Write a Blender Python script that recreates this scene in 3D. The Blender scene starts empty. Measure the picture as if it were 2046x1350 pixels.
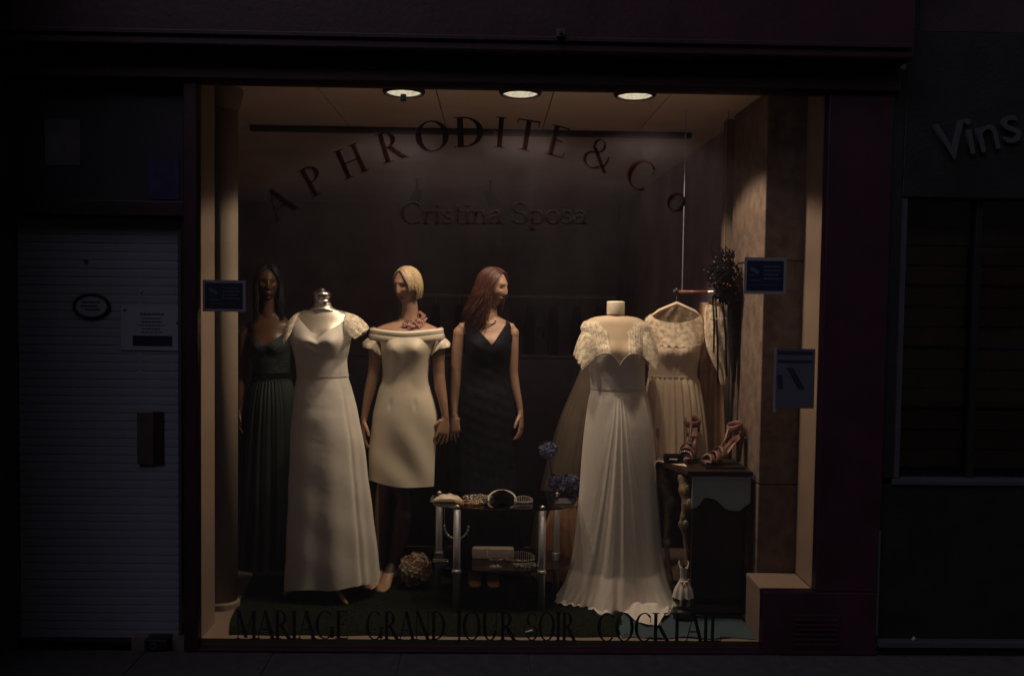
import bpy, bmesh, math, random
import numpy as np
from mathutils import Vector, Matrix, noise
R = math.radians
random.seed(7)
SC = bpy.context.scene
COL = SC.collection

# ------------------------------------------------------------------ camera
CAM = Vector((0.0, -4.5, 1.738))
FPX = 1856.0
PSI, PHI, ROLL = R(1.25), R(2.5), 0.0135
FW = Vector((math.sin(PSI)*math.cos(PHI), math.cos(PSI)*math.cos(PHI), -math.sin(PHI)))
R0 = Vector((math.cos(PSI), -math.sin(PSI), 0)); U0 = R0.cross(FW)
RT = R0*math.cos(ROLL) + U0*math.sin(ROLL)
UP = U0*math.cos(ROLL) - R0*math.sin(ROLL)
cd = bpy.data.cameras.new('camera'); cam = bpy.data.objects.new('camera', cd); COL.objects.link(cam)
cd.sensor_width = 36.0; cd.lens = FPX/2046.0*36.0; cd.clip_start = 0.05; cd.clip_end = 500
cam.matrix_world = Matrix.Translation(CAM) @ Matrix((RT, UP, -FW)).transposed().to_4x4()
SC.camera = cam

# ------------------------------------------------------------------ sky, dusk sun, exposure
SUN_EL, SUN_AZ = R(3.0), R(214.0)
w = bpy.data.worlds.new('World'); SC.world = w; w.use_nodes = True
nt = w.node_tree; nt.nodes.clear()
sky = nt.nodes.new('ShaderNodeTexSky'); sky.sky_type = 'NISHITA'; sky.sun_disc = False
sky.sun_elevation = SUN_EL; sky.sun_rotation = SUN_AZ
bg = nt.nodes.new('ShaderNodeBackground'); bg.inputs['Strength'].default_value = 0.075
hs = nt.nodes.new('ShaderNodeMixRGB'); hs.blend_type = 'MULTIPLY'; hs.inputs[0].default_value = 1.0
hs.inputs[2].default_value = (1.0, 0.80, 0.86, 1)
wo = nt.nodes.new('ShaderNodeOutputWorld')
nt.links.new(sky.outputs[0], hs.inputs[1]); nt.links.new(hs.outputs[0], bg.inputs['Color']); nt.links.new(bg.outputs[0], wo.inputs['Surface'])
sl = bpy.data.lights.new('dusk_sun', 'SUN'); sl.energy = 0.42; sl.angle = R(50); sl.color = (0.84, 0.80, 1.0)
so = bpy.data.objects.new('dusk_sun', sl); COL.objects.link(so)
so.rotation_euler = (R(50), 0, R(-34))
vs = SC.view_settings; vs.view_transform = 'Standard'; vs.look = 'None'; vs.exposure = 0.0; vs.gamma = 1.0
vs.use_curve_mapping = False
SPOT_W = (39.0, 41.0, 43.0)
SPOT_COL = (1.0, 0.775, 0.555)

def at(px, py, Y):
    d = FW + RT*((px-1023)/FPX) + UP*((675-py)/FPX)
    return CAM + d*((Y-CAM.y)/d.y)
def atz(px, py, z):
    d = FW + RT*((px-1023)/FPX) + UP*((675-py)/FPX)
    return CAM + d*((z-CAM.z)/d.z)
def zz(py, Y, px=1000): return at(px, py, Y).z

# ------------------------------------------------------------------ materials
MATS = {}
def mat(name, col, rough=0.6, metal=0.0, var=0.12, scale=12.0, bump=0.0, bscale=60.0, spec=0.5, sheen=0.0, stretch=None, coat=0.0, col2=None, aniso_noise=None):
    m = bpy.data.materials.new(name); m.use_nodes = True
    n = m.node_tree; p = n.nodes['Principled BSDF']
    p.inputs['Roughness'].default_value = rough; p.inputs['Metallic'].default_value = metal
    p.inputs['Specular IOR Level'].default_value = spec
    if sheen: p.inputs['Sheen Weight'].default_value = sheen
    if coat: p.inputs['Coat Weight'].default_value = coat
    tc = n.nodes.new('ShaderNodeTexCoord'); mp = n.nodes.new('ShaderNodeMapping')
    if stretch: mp.inputs['Scale'].default_value = stretch
    n.links.new(tc.outputs['Object'], mp.inputs['Vector'])
    nz = n.nodes.new('ShaderNodeTexNoise'); nz.inputs['Scale'].default_value = scale; nz.inputs['Detail'].default_value = 6
    n.links.new(mp.outputs[0], nz.inputs['Vector'])
    rp = n.nodes.new('ShaderNodeValToRGB'); rp.color_ramp.elements[0].position = 0.3; rp.color_ramp.elements[1].position = 0.7
    c2 = col2 or tuple(min(1, c*(1+var)) for c in col); c1 = tuple(c*(1-var) for c in col) if col2 is None else col
    rp.color_ramp.elements[0].color = (*c1, 1); rp.color_ramp.elements[1].color = (*c2, 1)
    n.links.new(nz.outputs['Fac'], rp.inputs[0]); n.links.new(rp.outputs[0], p.inputs['Base Color'])
    if bump:
        nb = n.nodes.new('ShaderNodeTexNoise'); nb.inputs['Scale'].default_value = bscale; nb.inputs['Detail'].default_value = 4
        n.links.new(mp.outputs[0], nb.inputs['Vector'])
        bp = n.nodes.new('ShaderNodeBump'); bp.inputs['Strength'].default_value = bump; bp.inputs['Distance'].default_value = 0.01
        n.links.new(nb.outputs['Fac'], bp.inputs['Height']); n.links.new(bp.outputs[0], p.inputs['Normal'])
    MATS[name] = m
    return m
def glass_mat(name, tint=(1, 1, 1), refl=1.0, ior=1.5, rough=0.0):
    m = bpy.data.materials.new(name); m.use_nodes = True; n = m.node_tree; n.nodes.clear()
    t = n.nodes.new('ShaderNodeBsdfTransparent'); t.inputs[0].default_value = (*tint, 1)
    g = n.nodes.new('ShaderNodeBsdfGlossy'); g.inputs['Roughness'].default_value = rough; g.inputs[0].default_value = (refl, refl, refl, 1)
    f = n.nodes.new('ShaderNodeFresnel'); f.inputs[0].default_value = ior
    x = n.nodes.new('ShaderNodeMixShader'); o = n.nodes.new('ShaderNodeOutputMaterial')
    n.links.new(f.outputs[0], x.inputs[0]); n.links.new(t.outputs[0], x.inputs[1]); n.links.new(g.outputs[0], x.inputs[2]); n.links.new(x.outputs[0], o.inputs[0])
    MATS[name] = m; return m
def lace_mat(name, col, scale=90.0, hole=0.35, rough=0.7, sheer=0.55):
    m = bpy.data.materials.new(name); m.use_nodes = True; n = m.node_tree; p = n.nodes['Principled BSDF']; o = n.nodes['Material Output']
    p.inputs['Base Color'].default_value = (*col, 1); p.inputs['Roughness'].default_value = rough
    tc = n.nodes.new('ShaderNodeTexCoord')
    v = n.nodes.new('ShaderNodeTexVoronoi'); v.feature = 'DISTANCE_TO_EDGE'; v.inputs['Scale'].default_value = scale
    nz = n.nodes.new('ShaderNodeTexNoise'); nz.inputs['Scale'].default_value = scale*0.32; nz.inputs['Detail'].default_value = 3
    n.links.new(tc.outputs['Object'], v.inputs['Vector']); n.links.new(tc.outputs['Object'], nz.inputs['Vector'])
    r1 = n.nodes.new('ShaderNodeValToRGB'); r1.color_ramp.elements[0].position = 0.05; r1.color_ramp.elements[1].position = 0.16
    n.links.new(v.outputs['Distance'], r1.inputs[0])
    r2 = n.nodes.new('ShaderNodeValToRGB'); r2.color_ramp.elements[0].position = 0.44; r2.color_ramp.elements[1].position = 0.54
    r2.color_ramp.elements[0].color = (1, 1, 1, 1); r2.color_ramp.elements[1].color = (0, 0, 0, 1)
    n.links.new(nz.outputs['Fac'], r2.inputs[0])
    ml = n.nodes.new('ShaderNodeMath'); ml.operation = 'MULTIPLY'; n.links.new(r1.outputs[0], ml.inputs[0]); n.links.new(r2.outputs[0], ml.inputs[1])
    m2 = n.nodes.new('ShaderNodeMath'); m2.operation = 'MULTIPLY'; m2.inputs[1].default_value = sheer; n.links.new(ml.outputs[0], m2.inputs[0])
    t = n.nodes.new('ShaderNodeBsdfTransparent'); x = n.nodes.new('ShaderNodeMixShader')
    n.links.new(m2.outputs[0], x.inputs[0]); n.links.new(p.outputs[0], x.inputs[1]); n.links.new(t.outputs[0], x.inputs[2]); n.links.new(x.outputs[0], o.inputs[0])
    bp = n.nodes.new('ShaderNodeBump'); bp.inputs['Strength'].default_value = 0.5; bp.inputs['Distance'].default_value = 0.004; bp.invert = True
    n.links.new(ml.outputs[0], bp.inputs['Height']); n.links.new(bp.outputs[0], p.inputs['Normal'])
    MATS[name] = m; return m
def emis(name, col, s):
    m = bpy.data.materials.new(name); m.use_nodes = True; n = m.node_tree; n.nodes.clear()
    e = n.nodes.new('ShaderNodeEmission'); o = n.nodes.new('ShaderNodeOutputMaterial')
    tc = n.nodes.new('ShaderNodeTexCoord'); v = n.nodes.new('ShaderNodeTexVoronoi'); v.inputs['Scale'].default_value = 60
    n.links.new(tc.outputs['Object'], v.inputs['Vector'])
    rp = n.nodes.new('ShaderNodeValToRGB'); rp.color_ramp.elements[0].color = (*col, 1); rp.color_ramp.elements[1].color = (*(c*0.45 for c in col), 1)
    n.links.new(v.outputs['Distance'], rp.inputs[0]); n.links.new(rp.outputs[0], e.inputs[0]); e.inputs[1].default_value = s
    n.links.new(e.outputs[0], o.inputs[0]); MATS[name] = m; return m

M_frame = mat('burgundy_paint', (0.045, 0.013, 0.023), 0.45, var=0.25, scale=5, bump=0.12, bscale=35)
M_wall = mat('dark_render', (0.045, 0.028, 0.033), 0.85, var=0.3, scale=4, bump=0.3, bscale=50)
M_stonefront = mat('grey_green_tile', (0.019, 0.016, 0.0155), 0.5, var=0.3, scale=7, bump=0.2)
M_slat = mat('white_shutter', (0.30, 0.295, 0.335), 0.45, var=0.06, scale=6, bump=0.05)
M_pale = mat('cream_paint', (0.235, 0.168, 0.128), 0.55, var=0.08, scale=5, bump=0.06, bscale=25)
M_plaster = mat('pale_plaster', (0.23, 0.18, 0.135), 0.75, var=0.08, scale=5, bump=0.15, bscale=40)
M_ceil = mat('ceiling_board', (0.85, 0.68, 0.61), 0.8, var=0.06, scale=3, bump=0.1)
M_inceil = mat('shop_ceiling_plaster', (0.80, 0.65, 0.55), 0.85, var=0.1, scale=2)
M_dark = mat('plum_shop_wall', (0.42, 0.34, 0.46), 0.9, var=0.4, scale=2)
M_carpet = mat('dark_carpet', (0.010, 0.008, 0.011), 1.0, var=0.3, scale=20, spec=0.1)
M_stone = mat('brown_stone', (0.115, 0.080, 0.062), 0.8, scale=16, bump=0.30, bscale=75, col2=(0.235, 0.165, 0.128))
M_turf = mat('green_turf', (0.0105, 0.0155, 0.008), 1.0, var=0.5, scale=90, bump=0.6, bscale=260, spec=0.1)
M_teal = mat('teal_cloth', (0.032, 0.062, 0.075), 0.75, var=0.15, scale=9, bump=0.2, bscale=40)
M_pave = mat('pavement_stone', (0.085, 0.068, 0.074), 0.85, var=0.25, scale=14, bump=0.4, bscale=70)
M_asph = mat('asphalt', (0.05, 0.05, 0.052), 0.9, var=0.3, scale=60, bump=0.5, bscale=150)
M_black = mat('black_plastic', (0.012, 0.011, 0.013), 0.5, var=0.3)
M_blackcloth = mat('black_cloth', (0.006, 0.0055, 0.007), 0.95, var=0.4, scale=30, bump=0.2, bscale=90, spec=0.12)
M_navylace = mat('black_lace_dress', (0.006, 0.0062, 0.011), 0.8, var=0.9, scale=55, bump=0.2, bscale=140, spec=0.2)
M_white = mat('white_crepe', (0.71, 0.66, 0.58), 0.6, var=0.035, scale=7, bump=0.16, bscale=26, sheen=0.2)
M_satin = mat('ivory_satin', (0.72, 0.64, 0.50), 0.34, var=0.04, scale=5, bump=0.10, bscale=22, sheen=0.15)
M_chiffon = mat('white_chiffon', (0.70, 0.64, 0.58), 0.7, var=0.04, scale=8, bump=0.15, bscale=30, sheen=0.3)
M_champ = mat('champagne_chiffon', (0.76, 0.61, 0.44), 0.65, var=0.07, scale=8, bump=0.12, bscale=160, sheen=0.2)
M_green = mat('bottle_green_satin', (0.008, 0.017, 0.013), 0.6, var=0.3, scale=10, bump=0.15, bscale=120, sheen=0.0)
M_greenseq = mat('green_sequin', (0.026, 0.040, 0.040), 0.45, metal=0.4, var=0.6, scale=120, bump=0.9, bscale=150)
M_olive = mat('olive_taffeta', (0.075, 0.055, 0.036), 0.7, var=0.25, scale=6, bump=0.1)
M_peach = mat('peach_satin', (0.36, 0.19, 0.11), 0.5, var=0.15, scale=6, bump=0.1)
M_lace = lace_mat('ivory_lace', (0.78, 0.68, 0.52), 130, sheer=0.62)
M_lace2 = lace_mat('champagne_lace', (0.76, 0.62, 0.46), 150, sheer=0.6)
M_skin = mat('mannequin_skin', (0.36, 0.205, 0.135), 0.5, var=0.06, scale=6)
M_skinred = mat('mannequin_pale_skin', (0.40, 0.235, 0.16), 0.48, var=0.06, scale=6)
M_skindark = mat('mannequin_brown_skin', (0.10, 0.045, 0.023), 0.4, var=0.08, scale=6)
M_lips = mat('painted_lips', (0.20, 0.05, 0.045), 0.4, var=0.05)
M_eye = mat('painted_eye', (0.05, 0.03, 0.025), 0.4, var=0.2)
M_blonde = mat('blonde_hair', (0.46, 0.35, 0.20), 0.42, var=0.3, scale=90, col2=(0.34, 0.25, 0.14))
M_auburn = mat('auburn_hair', (0.085, 0.026, 0.018), 0.42, var=0.35, scale=90, col2=(0.040, 0.013, 0.010))
M_brunette = mat('black_hair', (0.004, 0.003, 0.003), 0.5, var=0.3, scale=60)
M_bustskin = mat('silver_satin_jersey', (0.80, 0.74, 0.60), 0.40, metal=0.9, var=0.05, scale=5, bump=0.04)
M_silver = mat('brushed_steel', (0.62, 0.58, 0.52), 0.28, metal=1.0, var=0.1, scale=30)
M_chrome = mat('brushed_chrome', (0.60, 0.60, 0.64), 0.42, metal=0.75, var=0.1, scale=20)
M_ivory = mat('ivory_jersey', (0.52, 0.40, 0.27), 0.6, var=0.05)
M_neckblock = mat('ivory_neck_block', (0.80, 0.70, 0.54), 0.45, var=0.04)
M_wood = mat('pale_wood', (0.48, 0.27, 0.11), 0.5, var=0.2, scale=8, stretch=(4, 4, 0.6))
M_darkwood = mat('dark_wood', (0.035, 0.016, 0.012), 0.35, var=0.3, scale=8, stretch=(1, 4, 4), coat=0.3)
M_redwood = mat('red_wood_rod', (0.16, 0.045, 0.03), 0.35, var=0.2, scale=12, coat=0.4)
M_gilt = mat('worn_gilt', (0.27, 0.20, 0.12), 0.5, metal=0.25, var=0.45, scale=25, bump=0.5, bscale=60)
M_bluepaint = mat('slate_blue_paint', (0.36, 0.41, 0.48), 0.5, var=0.12, scale=8)
M_pink = mat('rose_metallic_leather', (0.21, 0.10, 0.08), 0.42, metal=0.15, var=0.2, scale=40, bump=0.2)
M_crystal = mat('crystal_bead', (0.75, 0.70, 0.62), 0.12, metal=0.6, var=0.3, scale=200)
M_pearl = mat('pearl', (0.70, 0.62, 0.48), 0.3, var=0.1, scale=80, coat=0.4)
M_goldbead = mat('bronze_bead', (0.42, 0.27, 0.14), 0.28, metal=0.6, var=0.5, scale=150)
M_pinkflower = mat('dusty_pink_petal', (0.42, 0.22, 0.19), 0.7, var=0.15, scale=30, sheen=0.2)
M_dried = mat('dried_flower_petal', (0.30, 0.17, 0.085), 0.8, var=0.4, scale=30, col2=(0.46, 0.34, 0.22))
M_blueflower = mat('blue_grey_petal', (0.13, 0.13, 0.24), 0.75, var=0.25, scale=30)
M_stem = mat('dark_green_stem', (0.02, 0.04, 0.015), 0.7)
M_paper = mat('white_paper', (0.36, 0.36, 0.40), 0.7, var=0.05, scale=10)
M_stickb = mat('blue_sticker_print', (0.012, 0.014, 0.045), 0.55, var=0.1)
M_stickw = mat('white_sticker_border', (0.24, 0.225, 0.235), 0.6, var=0.05)
M_sticktxt = mat('white_sticker_print', (0.085, 0.083, 0.10), 0.6, var=0.05)
M_noticeb = mat('blue_grey_notice', (0.085, 0.09, 0.108), 0.6, var=0.08, scale=8)
M_ink = mat('dark_ink', (0.02, 0.02, 0.045), 0.6)
M_redvinyl = mat('red_vinyl', (0.075, 0.019, 0.014), 0.5, var=0.1)
M_darkvinyl = mat('dark_vinyl', (0.022, 0.016, 0.012), 0.5, var=0.1)
M_greyvinyl = mat('pale_pink_vinyl', (0.27, 0.175, 0.17), 0.5, var=0.1)
M_brass = mat('aged_brass', (0.16, 0.115, 0.08), 0.45, metal=0.4, var=0.15)
M_crate = mat('crate_wood', (0.22, 0.10, 0.065), 0.7, var=0.3, scale=8)
M_greypaint = mat('grey_frame_paint', (0.07, 0.066, 0.08), 0.5, var=0.1)
M_glass = glass_mat('window_glass', refl=0.8)
def haze_veil(m, wgt):
    n = m.node_tree; out = [q for q in n.nodes if q.type == 'OUTPUT_MATERIAL'][0]; src = out.inputs[0].links[0].from_socket
    tc = n.nodes.new('ShaderNodeTexCoord'); nz = n.nodes.new('ShaderNodeTexNoise'); nz.inputs['Scale'].default_value = 1.6; nz.inputs['Detail'].default_value = 7; nz.inputs['Roughness'].default_value = 0.65
    mp = n.nodes.new('ShaderNodeMapping'); mp.inputs['Scale'].default_value = (1.4, 1, 0.5); mp.inputs['Rotation'].default_value = (0, R(12), 0)
    n.links.new(tc.outputs['Object'], mp.inputs[0]); n.links.new(mp.outputs[0], nz.inputs['Vector'])
    mr = n.nodes.new('ShaderNodeMapRange'); mr.inputs[1].default_value = 0.3; mr.inputs[2].default_value = 0.75; mr.inputs[3].default_value = wgt*0.55; mr.inputs[4].default_value = wgt*1.5
    n.links.new(nz.outputs['Fac'], mr.inputs[0])
    d = n.nodes.new('ShaderNodeBsdfDiffuse'); d.inputs[0].default_value = (.74, .72, .80, 1); t = n.nodes.new('ShaderNodeBsdfTranslucent'); t.inputs[0].default_value = (.72, .68, .86, 1)
    a = n.nodes.new('ShaderNodeMixShader'); n.links.new(d.outputs[0], a.inputs[1]); n.links.new(t.outputs[0], a.inputs[2]); a.inputs[0].default_value = 0.55
    b = n.nodes.new('ShaderNodeMixShader'); n.links.new(mr.outputs[0], b.inputs[0]); n.links.new(src, b.inputs[1]); n.links.new(a.outputs[0], b.inputs[2]); n.links.new(b.outputs[0], out.inputs[0])
haze_veil(M_glass, 0.0185)  # pale film over the pane, put in as haze to lift the darks
def backlit(m, col, f):
    n = m.node_tree; out = [q for q in n.nodes if q.type == 'OUTPUT_MATERIAL'][0]; src = out.inputs[0].links[0].from_socket
    t = n.nodes.new('ShaderNodeBsdfTranslucent'); t.inputs[0].default_value = (*col, 1); x = n.nodes.new('ShaderNodeMixShader'); x.inputs[0].default_value = f
    n.links.new(src, x.inputs[1]); n.links.new(t.outputs[0], x.inputs[2]); n.links.new(x.outputs[0], out.inputs[0])
backlit(M_redvinyl, (.075, .022, .016), .6); backlit(M_greyvinyl, (.095, .062, .058), .6)
M_dglass = glass_mat('dark_shop_glass', tint=(0.9, 0.9, 0.92))
M_tglass = glass_mat('smoked_table_glass', tint=(0.62, 0.60, 0.58), ior=1.9)
M_lamp = emis('lit_lamp_lens', (1.0, 0.86, 0.60), 0.95)
M_stole = mat('tan_pashmina', (0.50, 0.32, 0.19), 0.75, var=0.12, scale=10, bump=0.15)
M_legshade = mat('leg_shade', (0.034, 0.019, 0.016), 0.6, var=0.2, scale=20)  # dark leg colour standing in for the shade under the skirt

# ------------------------------------------------------------------ mesh helpers
class B:
    def __init__(s): s.v = []; s.f = []
    def add(s, vs, fs):
        o = len(s.v); s.v += [tuple(v) for v in vs]; s.f += [tuple(i+o for i in f) for f in fs]; return s
    def box(s, lo, hi, bev=0.0, M=None):
        x0, y0, z0 = lo; x1, y1, z1 = hi
        if bev <= 0:
            vs = [(x0,y0,z0),(x1,y0,z0),(x1,y1,z0),(x0,y1,z0),(x0,y0,z1),(x1,y0,z1),(x1,y1,z1),(x0,y1,z1)]
            fs = [(0,3,2,1),(4,5,6,7),(0,1,5,4),(1,2,6,5),(2,3,7,6),(3,0,4,7)]
        else:
            bm = bmesh.new(); bmesh.ops.create_cube(bm, size=1)
            for v in bm.verts: v.co = Vector(((x0+x1)/2+v.co.x*(x1-x0), (y0+y1)/2+v.co.y*(y1-y0), (z0+z1)/2+v.co.z*(z1-z0)))
            bmesh.ops.bevel(bm, geom=bm.edges[:], offset=bev, segments=2, profile=0.5, affect='EDGES')
            bm.verts.index_update(); vs = [v.co.copy() for v in bm.verts]; fs = [[v.index for v in f.verts] for f in bm.faces]; bm.free()
        if M is not None: vs = [M @ Vector(v) for v in vs]
        return s.add(vs, fs)
    def rings(s, rs, cap=True, closed=True):
        n = len(rs[0]); vs = [p for r in rs for p in r]; fs = []
        for i in range(len(rs)-1):
            for j in range(n if closed else n-1):
                k = (j+1) % n
                fs.append((i*n+j, i*n+k, (i+1)*n+k, (i+1)*n+j))
        if cap and closed:
            fs.append(tuple(range(n-1, -1, -1))); fs.append(tuple((len(rs)-1)*n+j for j in range(n)))
        return s.add(vs, fs)
    def tube(s, path, rad, n=8, cap=True, flat=1.0, up=None):
        P = [Vector(p) for p in path]; m = len(P)
        if not hasattr(rad, '__len__'): rad = [rad]*m
        ref = Vector(up) if up else None; rs = []
        for i in range(m):
            t = (P[min(i+1, m-1)]-P[max(i-1, 0)])
            t = t.normalized() if t.length > 1e-9 else Vector((0, 0, 1))
            if ref is None: ref = Vector((1, 0, 0)) if abs(t.x) < 0.8 else Vector((0, 1, 0))
            a = (ref - t*ref.dot(t)); a = a.normalized() if a.length > 1e-6 else t.orthogonal().normalized()
            b = t.cross(a)
            if not up: ref = a
            rs.append([P[i] + a*(rad[i]*math.cos(2*math.pi*k/n)) + b*(rad[i]*flat*math.sin(2*math.pi*k/n)) for k in range(n)])
        return s.rings(rs, cap)
    def lathe(s, prof, c=(0, 0, 0), n=24, cap=True, M=None):
        rs = [[Vector((c[0]+r*math.cos(2*math.pi*k/n), c[1]+r*math.sin(2*math.pi*k/n), c[2]+z)) for k in range(n)] for r, z in prof]
        if M is not None: rs = [[M @ p for p in r] for r in rs]
        return s.rings(rs, cap)
    def ball(s, c, r, n=10, m=7, sc=(1, 1, 1), M=None):
        rs = []
        for i in range(m+1):
            a = math.pi*(i+0.02)/(m+0.04)
            rs.append([Vector((r*sc[0]*math.sin(a)*math.cos(2*math.pi*k/n), r*sc[1]*math.sin(a)*math.sin(2*math.pi*k/n), -r*sc[2]*math.cos(a))) for k in range(n)])
        c = Vector(c)
        rs = [[c + (M @ p if M is not None else p) for p in q] for q in rs]
        return s.rings(rs, True)
    def prism(s, poly, y0, y1):      # polygon of (x, z), extruded in y
        n = len(poly)
        vs = [(x, y0, z) for x, z in poly] + [(x, y1, z) for x, z in poly]
        fs = [tuple(range(n)), tuple(range(2*n-1, n-1, -1))] + [(i, i+n, (i+1) % n+n, (i+1) % n) for i in range(n)]
        return s.add(vs, fs)
    def build(s, name, m, parent=None, smooth=False, kind=None, fixn=True):
        me = bpy.data.meshes.new(name); off = parent_origin(parent) if parent else Vector()
        me.from_pydata([tuple(Vector(v)-off) for v in s.v], [], s.f)
        if fixn:
            bm = bmesh.new(); bm.from_mesh(me); bmesh.ops.recalc_face_normals(bm, faces=bm.faces); bm.to_mesh(me); bm.free()
        if isinstance(m, (list, tuple)):
            for q in m: me.materials.append(q)
        else: me.materials.append(m)
        if smooth:
            me.polygons.foreach_set('use_smooth', [True]*len(me.polygons))
        o = bpy.data.objects.new(name, me); COL.objects.link(o)
        if parent: o.parent = parent
        if kind: o['kind'] = kind
        return o
def parent_origin(p):
    v = Vector()
    while p: v = v + p.location; p = p.parent
    return v
def thing(name, label, cat, loc=(0, 0, 0), group=None):
    o = bpy.data.objects.new(name, None); o.empty_display_size = 0.1; COL.objects.link(o); o.location = loc
    o['label'] = label; o['category'] = cat
    if group: o['group'] = group
    return o
def tag(o, label, cat, group=None):
    o['label'] = label; o['category'] = cat
    if group: o['group'] = group
    return o
def struct(o): o['kind'] = 'structure'; return o
def spline(xs, ys, x):               # monotone cubic
    xs = np.asarray(xs, float); ys = np.asarray(ys, float)
    if xs[0] > xs[-1]: xs = xs[::-1]; ys = ys[::-1]
    x = min(max(x, xs[0]), xs[-1]); i = int(min(max(np.searchsorted(xs, x)-1, 0), len(xs)-2))
    h = np.diff(xs); d = np.diff(ys)/h
    def sl(k):
        if k == 0: return d[0]
        if k == len(xs)-1: return d[-1]
        return 0.0 if d[k-1]*d[k] <= 0 else 2*d[k-1]*d[k]/(d[k-1]+d[k])
    t = (x-xs[i])/h[i]; t2 = t*t; t3 = t2*t
    return float((2*t3-3*t2+1)*ys[i]+(t3-2*t2+t)*h[i]*sl(i)+(-2*t3+3*t2)*ys[i+1]+(t3-t2)*h[i]*sl(i+1))
def sst(a, b, x):
    t = min(max((x-a)/(b-a), 0), 1); return t*t*(3-2*t)

class Sec:                           # cross sections of a figure, from its outline at depth Y
    def __init__(s, rows, Y, grow=0.0):
        s.Y = Y; zs, cx, rx, ry, cy = [], [], [], [], []
        for r in rows:
            a = at(r[1], r[0], Y); b = at(r[2], r[0], Y)
            zs.append((a.z+b.z)/2); cx.append((a.x+b.x)/2); rx.append((b.x-a.x)/2+grow); ry.append(r[3]+grow); cy.append(r[4] if len(r) > 4 else 0.0)
        o = np.argsort(zs); s.z = np.array(zs)[o]; s.a = [np.array(q)[o] for q in (cx, rx, ry, cy)]; s.bust = None
    def __call__(s, z): return [spline(s.z, q, z) for q in s.a]
    def point(s, th, z, off=0.0):
        cx, rx, ry, cy = s(z); c, si = math.cos(th), math.sin(th)
        x = cx+(rx+off)*c; y = s.Y+cy+(ry+off)*si
        if s.bust and si < 0.2:
            zb, dx, A, wx, wz, bcx = s.bust
            y -= A*(math.exp(-((x-bcx-dx)/wx)**2)+math.exp(-((x-bcx+dx)/wx)**2))*math.exp(-((z-zb)/wz)**2)*sst(0.2, -0.4, si)
        return Vector((x, y, z))
def surf(sec, ztop, zbot, fold=None, N=128, M=90, th0=0.0, th1=2*math.pi, off=0.0):
    b = B(); rs = []; closed = abs(th1-th0-2*math.pi) < 1e-6
    for i in range(M+1):
        t = i/M; r = []
        for j in range(N if closed else N+1):
            th = th0+(th1-th0)*j/N
            z0 = zbot(th) if callable(zbot) else zbot; z1 = ztop(th) if callable(ztop) else ztop
            z = z0+(z1-z0)*t; o = off+(fold(th, z, t) if fold else 0.0)
            r.append(sec.point(th, z, o))
        rs.append(r)
    b.rings(rs, cap=False, closed=closed); return b

# ------------------------------------------------------------------ stroke lettering (serif)
TK, TN = 0.145, 0.046
def _bar(x0, y0, x1, y1, wd):
    d = Vector((x1-x0, y1-y0)); n = Vector((-d.y, d.x)).normalized()*wd/2
    if abs(x1-x0) > abs(y1-y0)*0.2 and abs(y1-y0) > 0.15:
        k = wd/2*(d.length/max(abs(d.y), 0.2)); n = Vector((k, 0))
    return [[(x0+n.x, y0+n.y), (x0-n.x, y0-n.y), (x1-n.x, y1-n.y), (x1+n.x, y1+n.y)]]
def _arc(cx, cy, rx, ry, a0, a1, wd, n=20):
    out = []; pr = None
    for i in range(n+1):
        a = R(a0+(a1-a0)*i/n); wv = TN+(wd-TN)*abs(math.cos(a))**1.4
        o = (cx+rx*math.cos(a), cy+ry*math.sin(a)); q = (cx+(rx-wv)*math.cos(a), cy+(ry-wv*0.8)*math.sin(a))
        if pr: out.append([pr[0], o, q, pr[1]])
        pr = (o, q)
    return out
def _ser(x, y, l):
    s_ = 0.014 if y < 0.5 else -0.014
    return _bar(x-l/2, y+s_, x+l/2, y+s_, 0.028)
def stem(x, y0=0.0, y1=1.0, wd=TK, s0=True, s1=True):
    o = _bar(x, y0, x, y1, wd)
    if s0: o += _ser(x, y0, wd+0.16)
    if s1: o += _ser(x, y1, wd+0.16)
    return o
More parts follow.
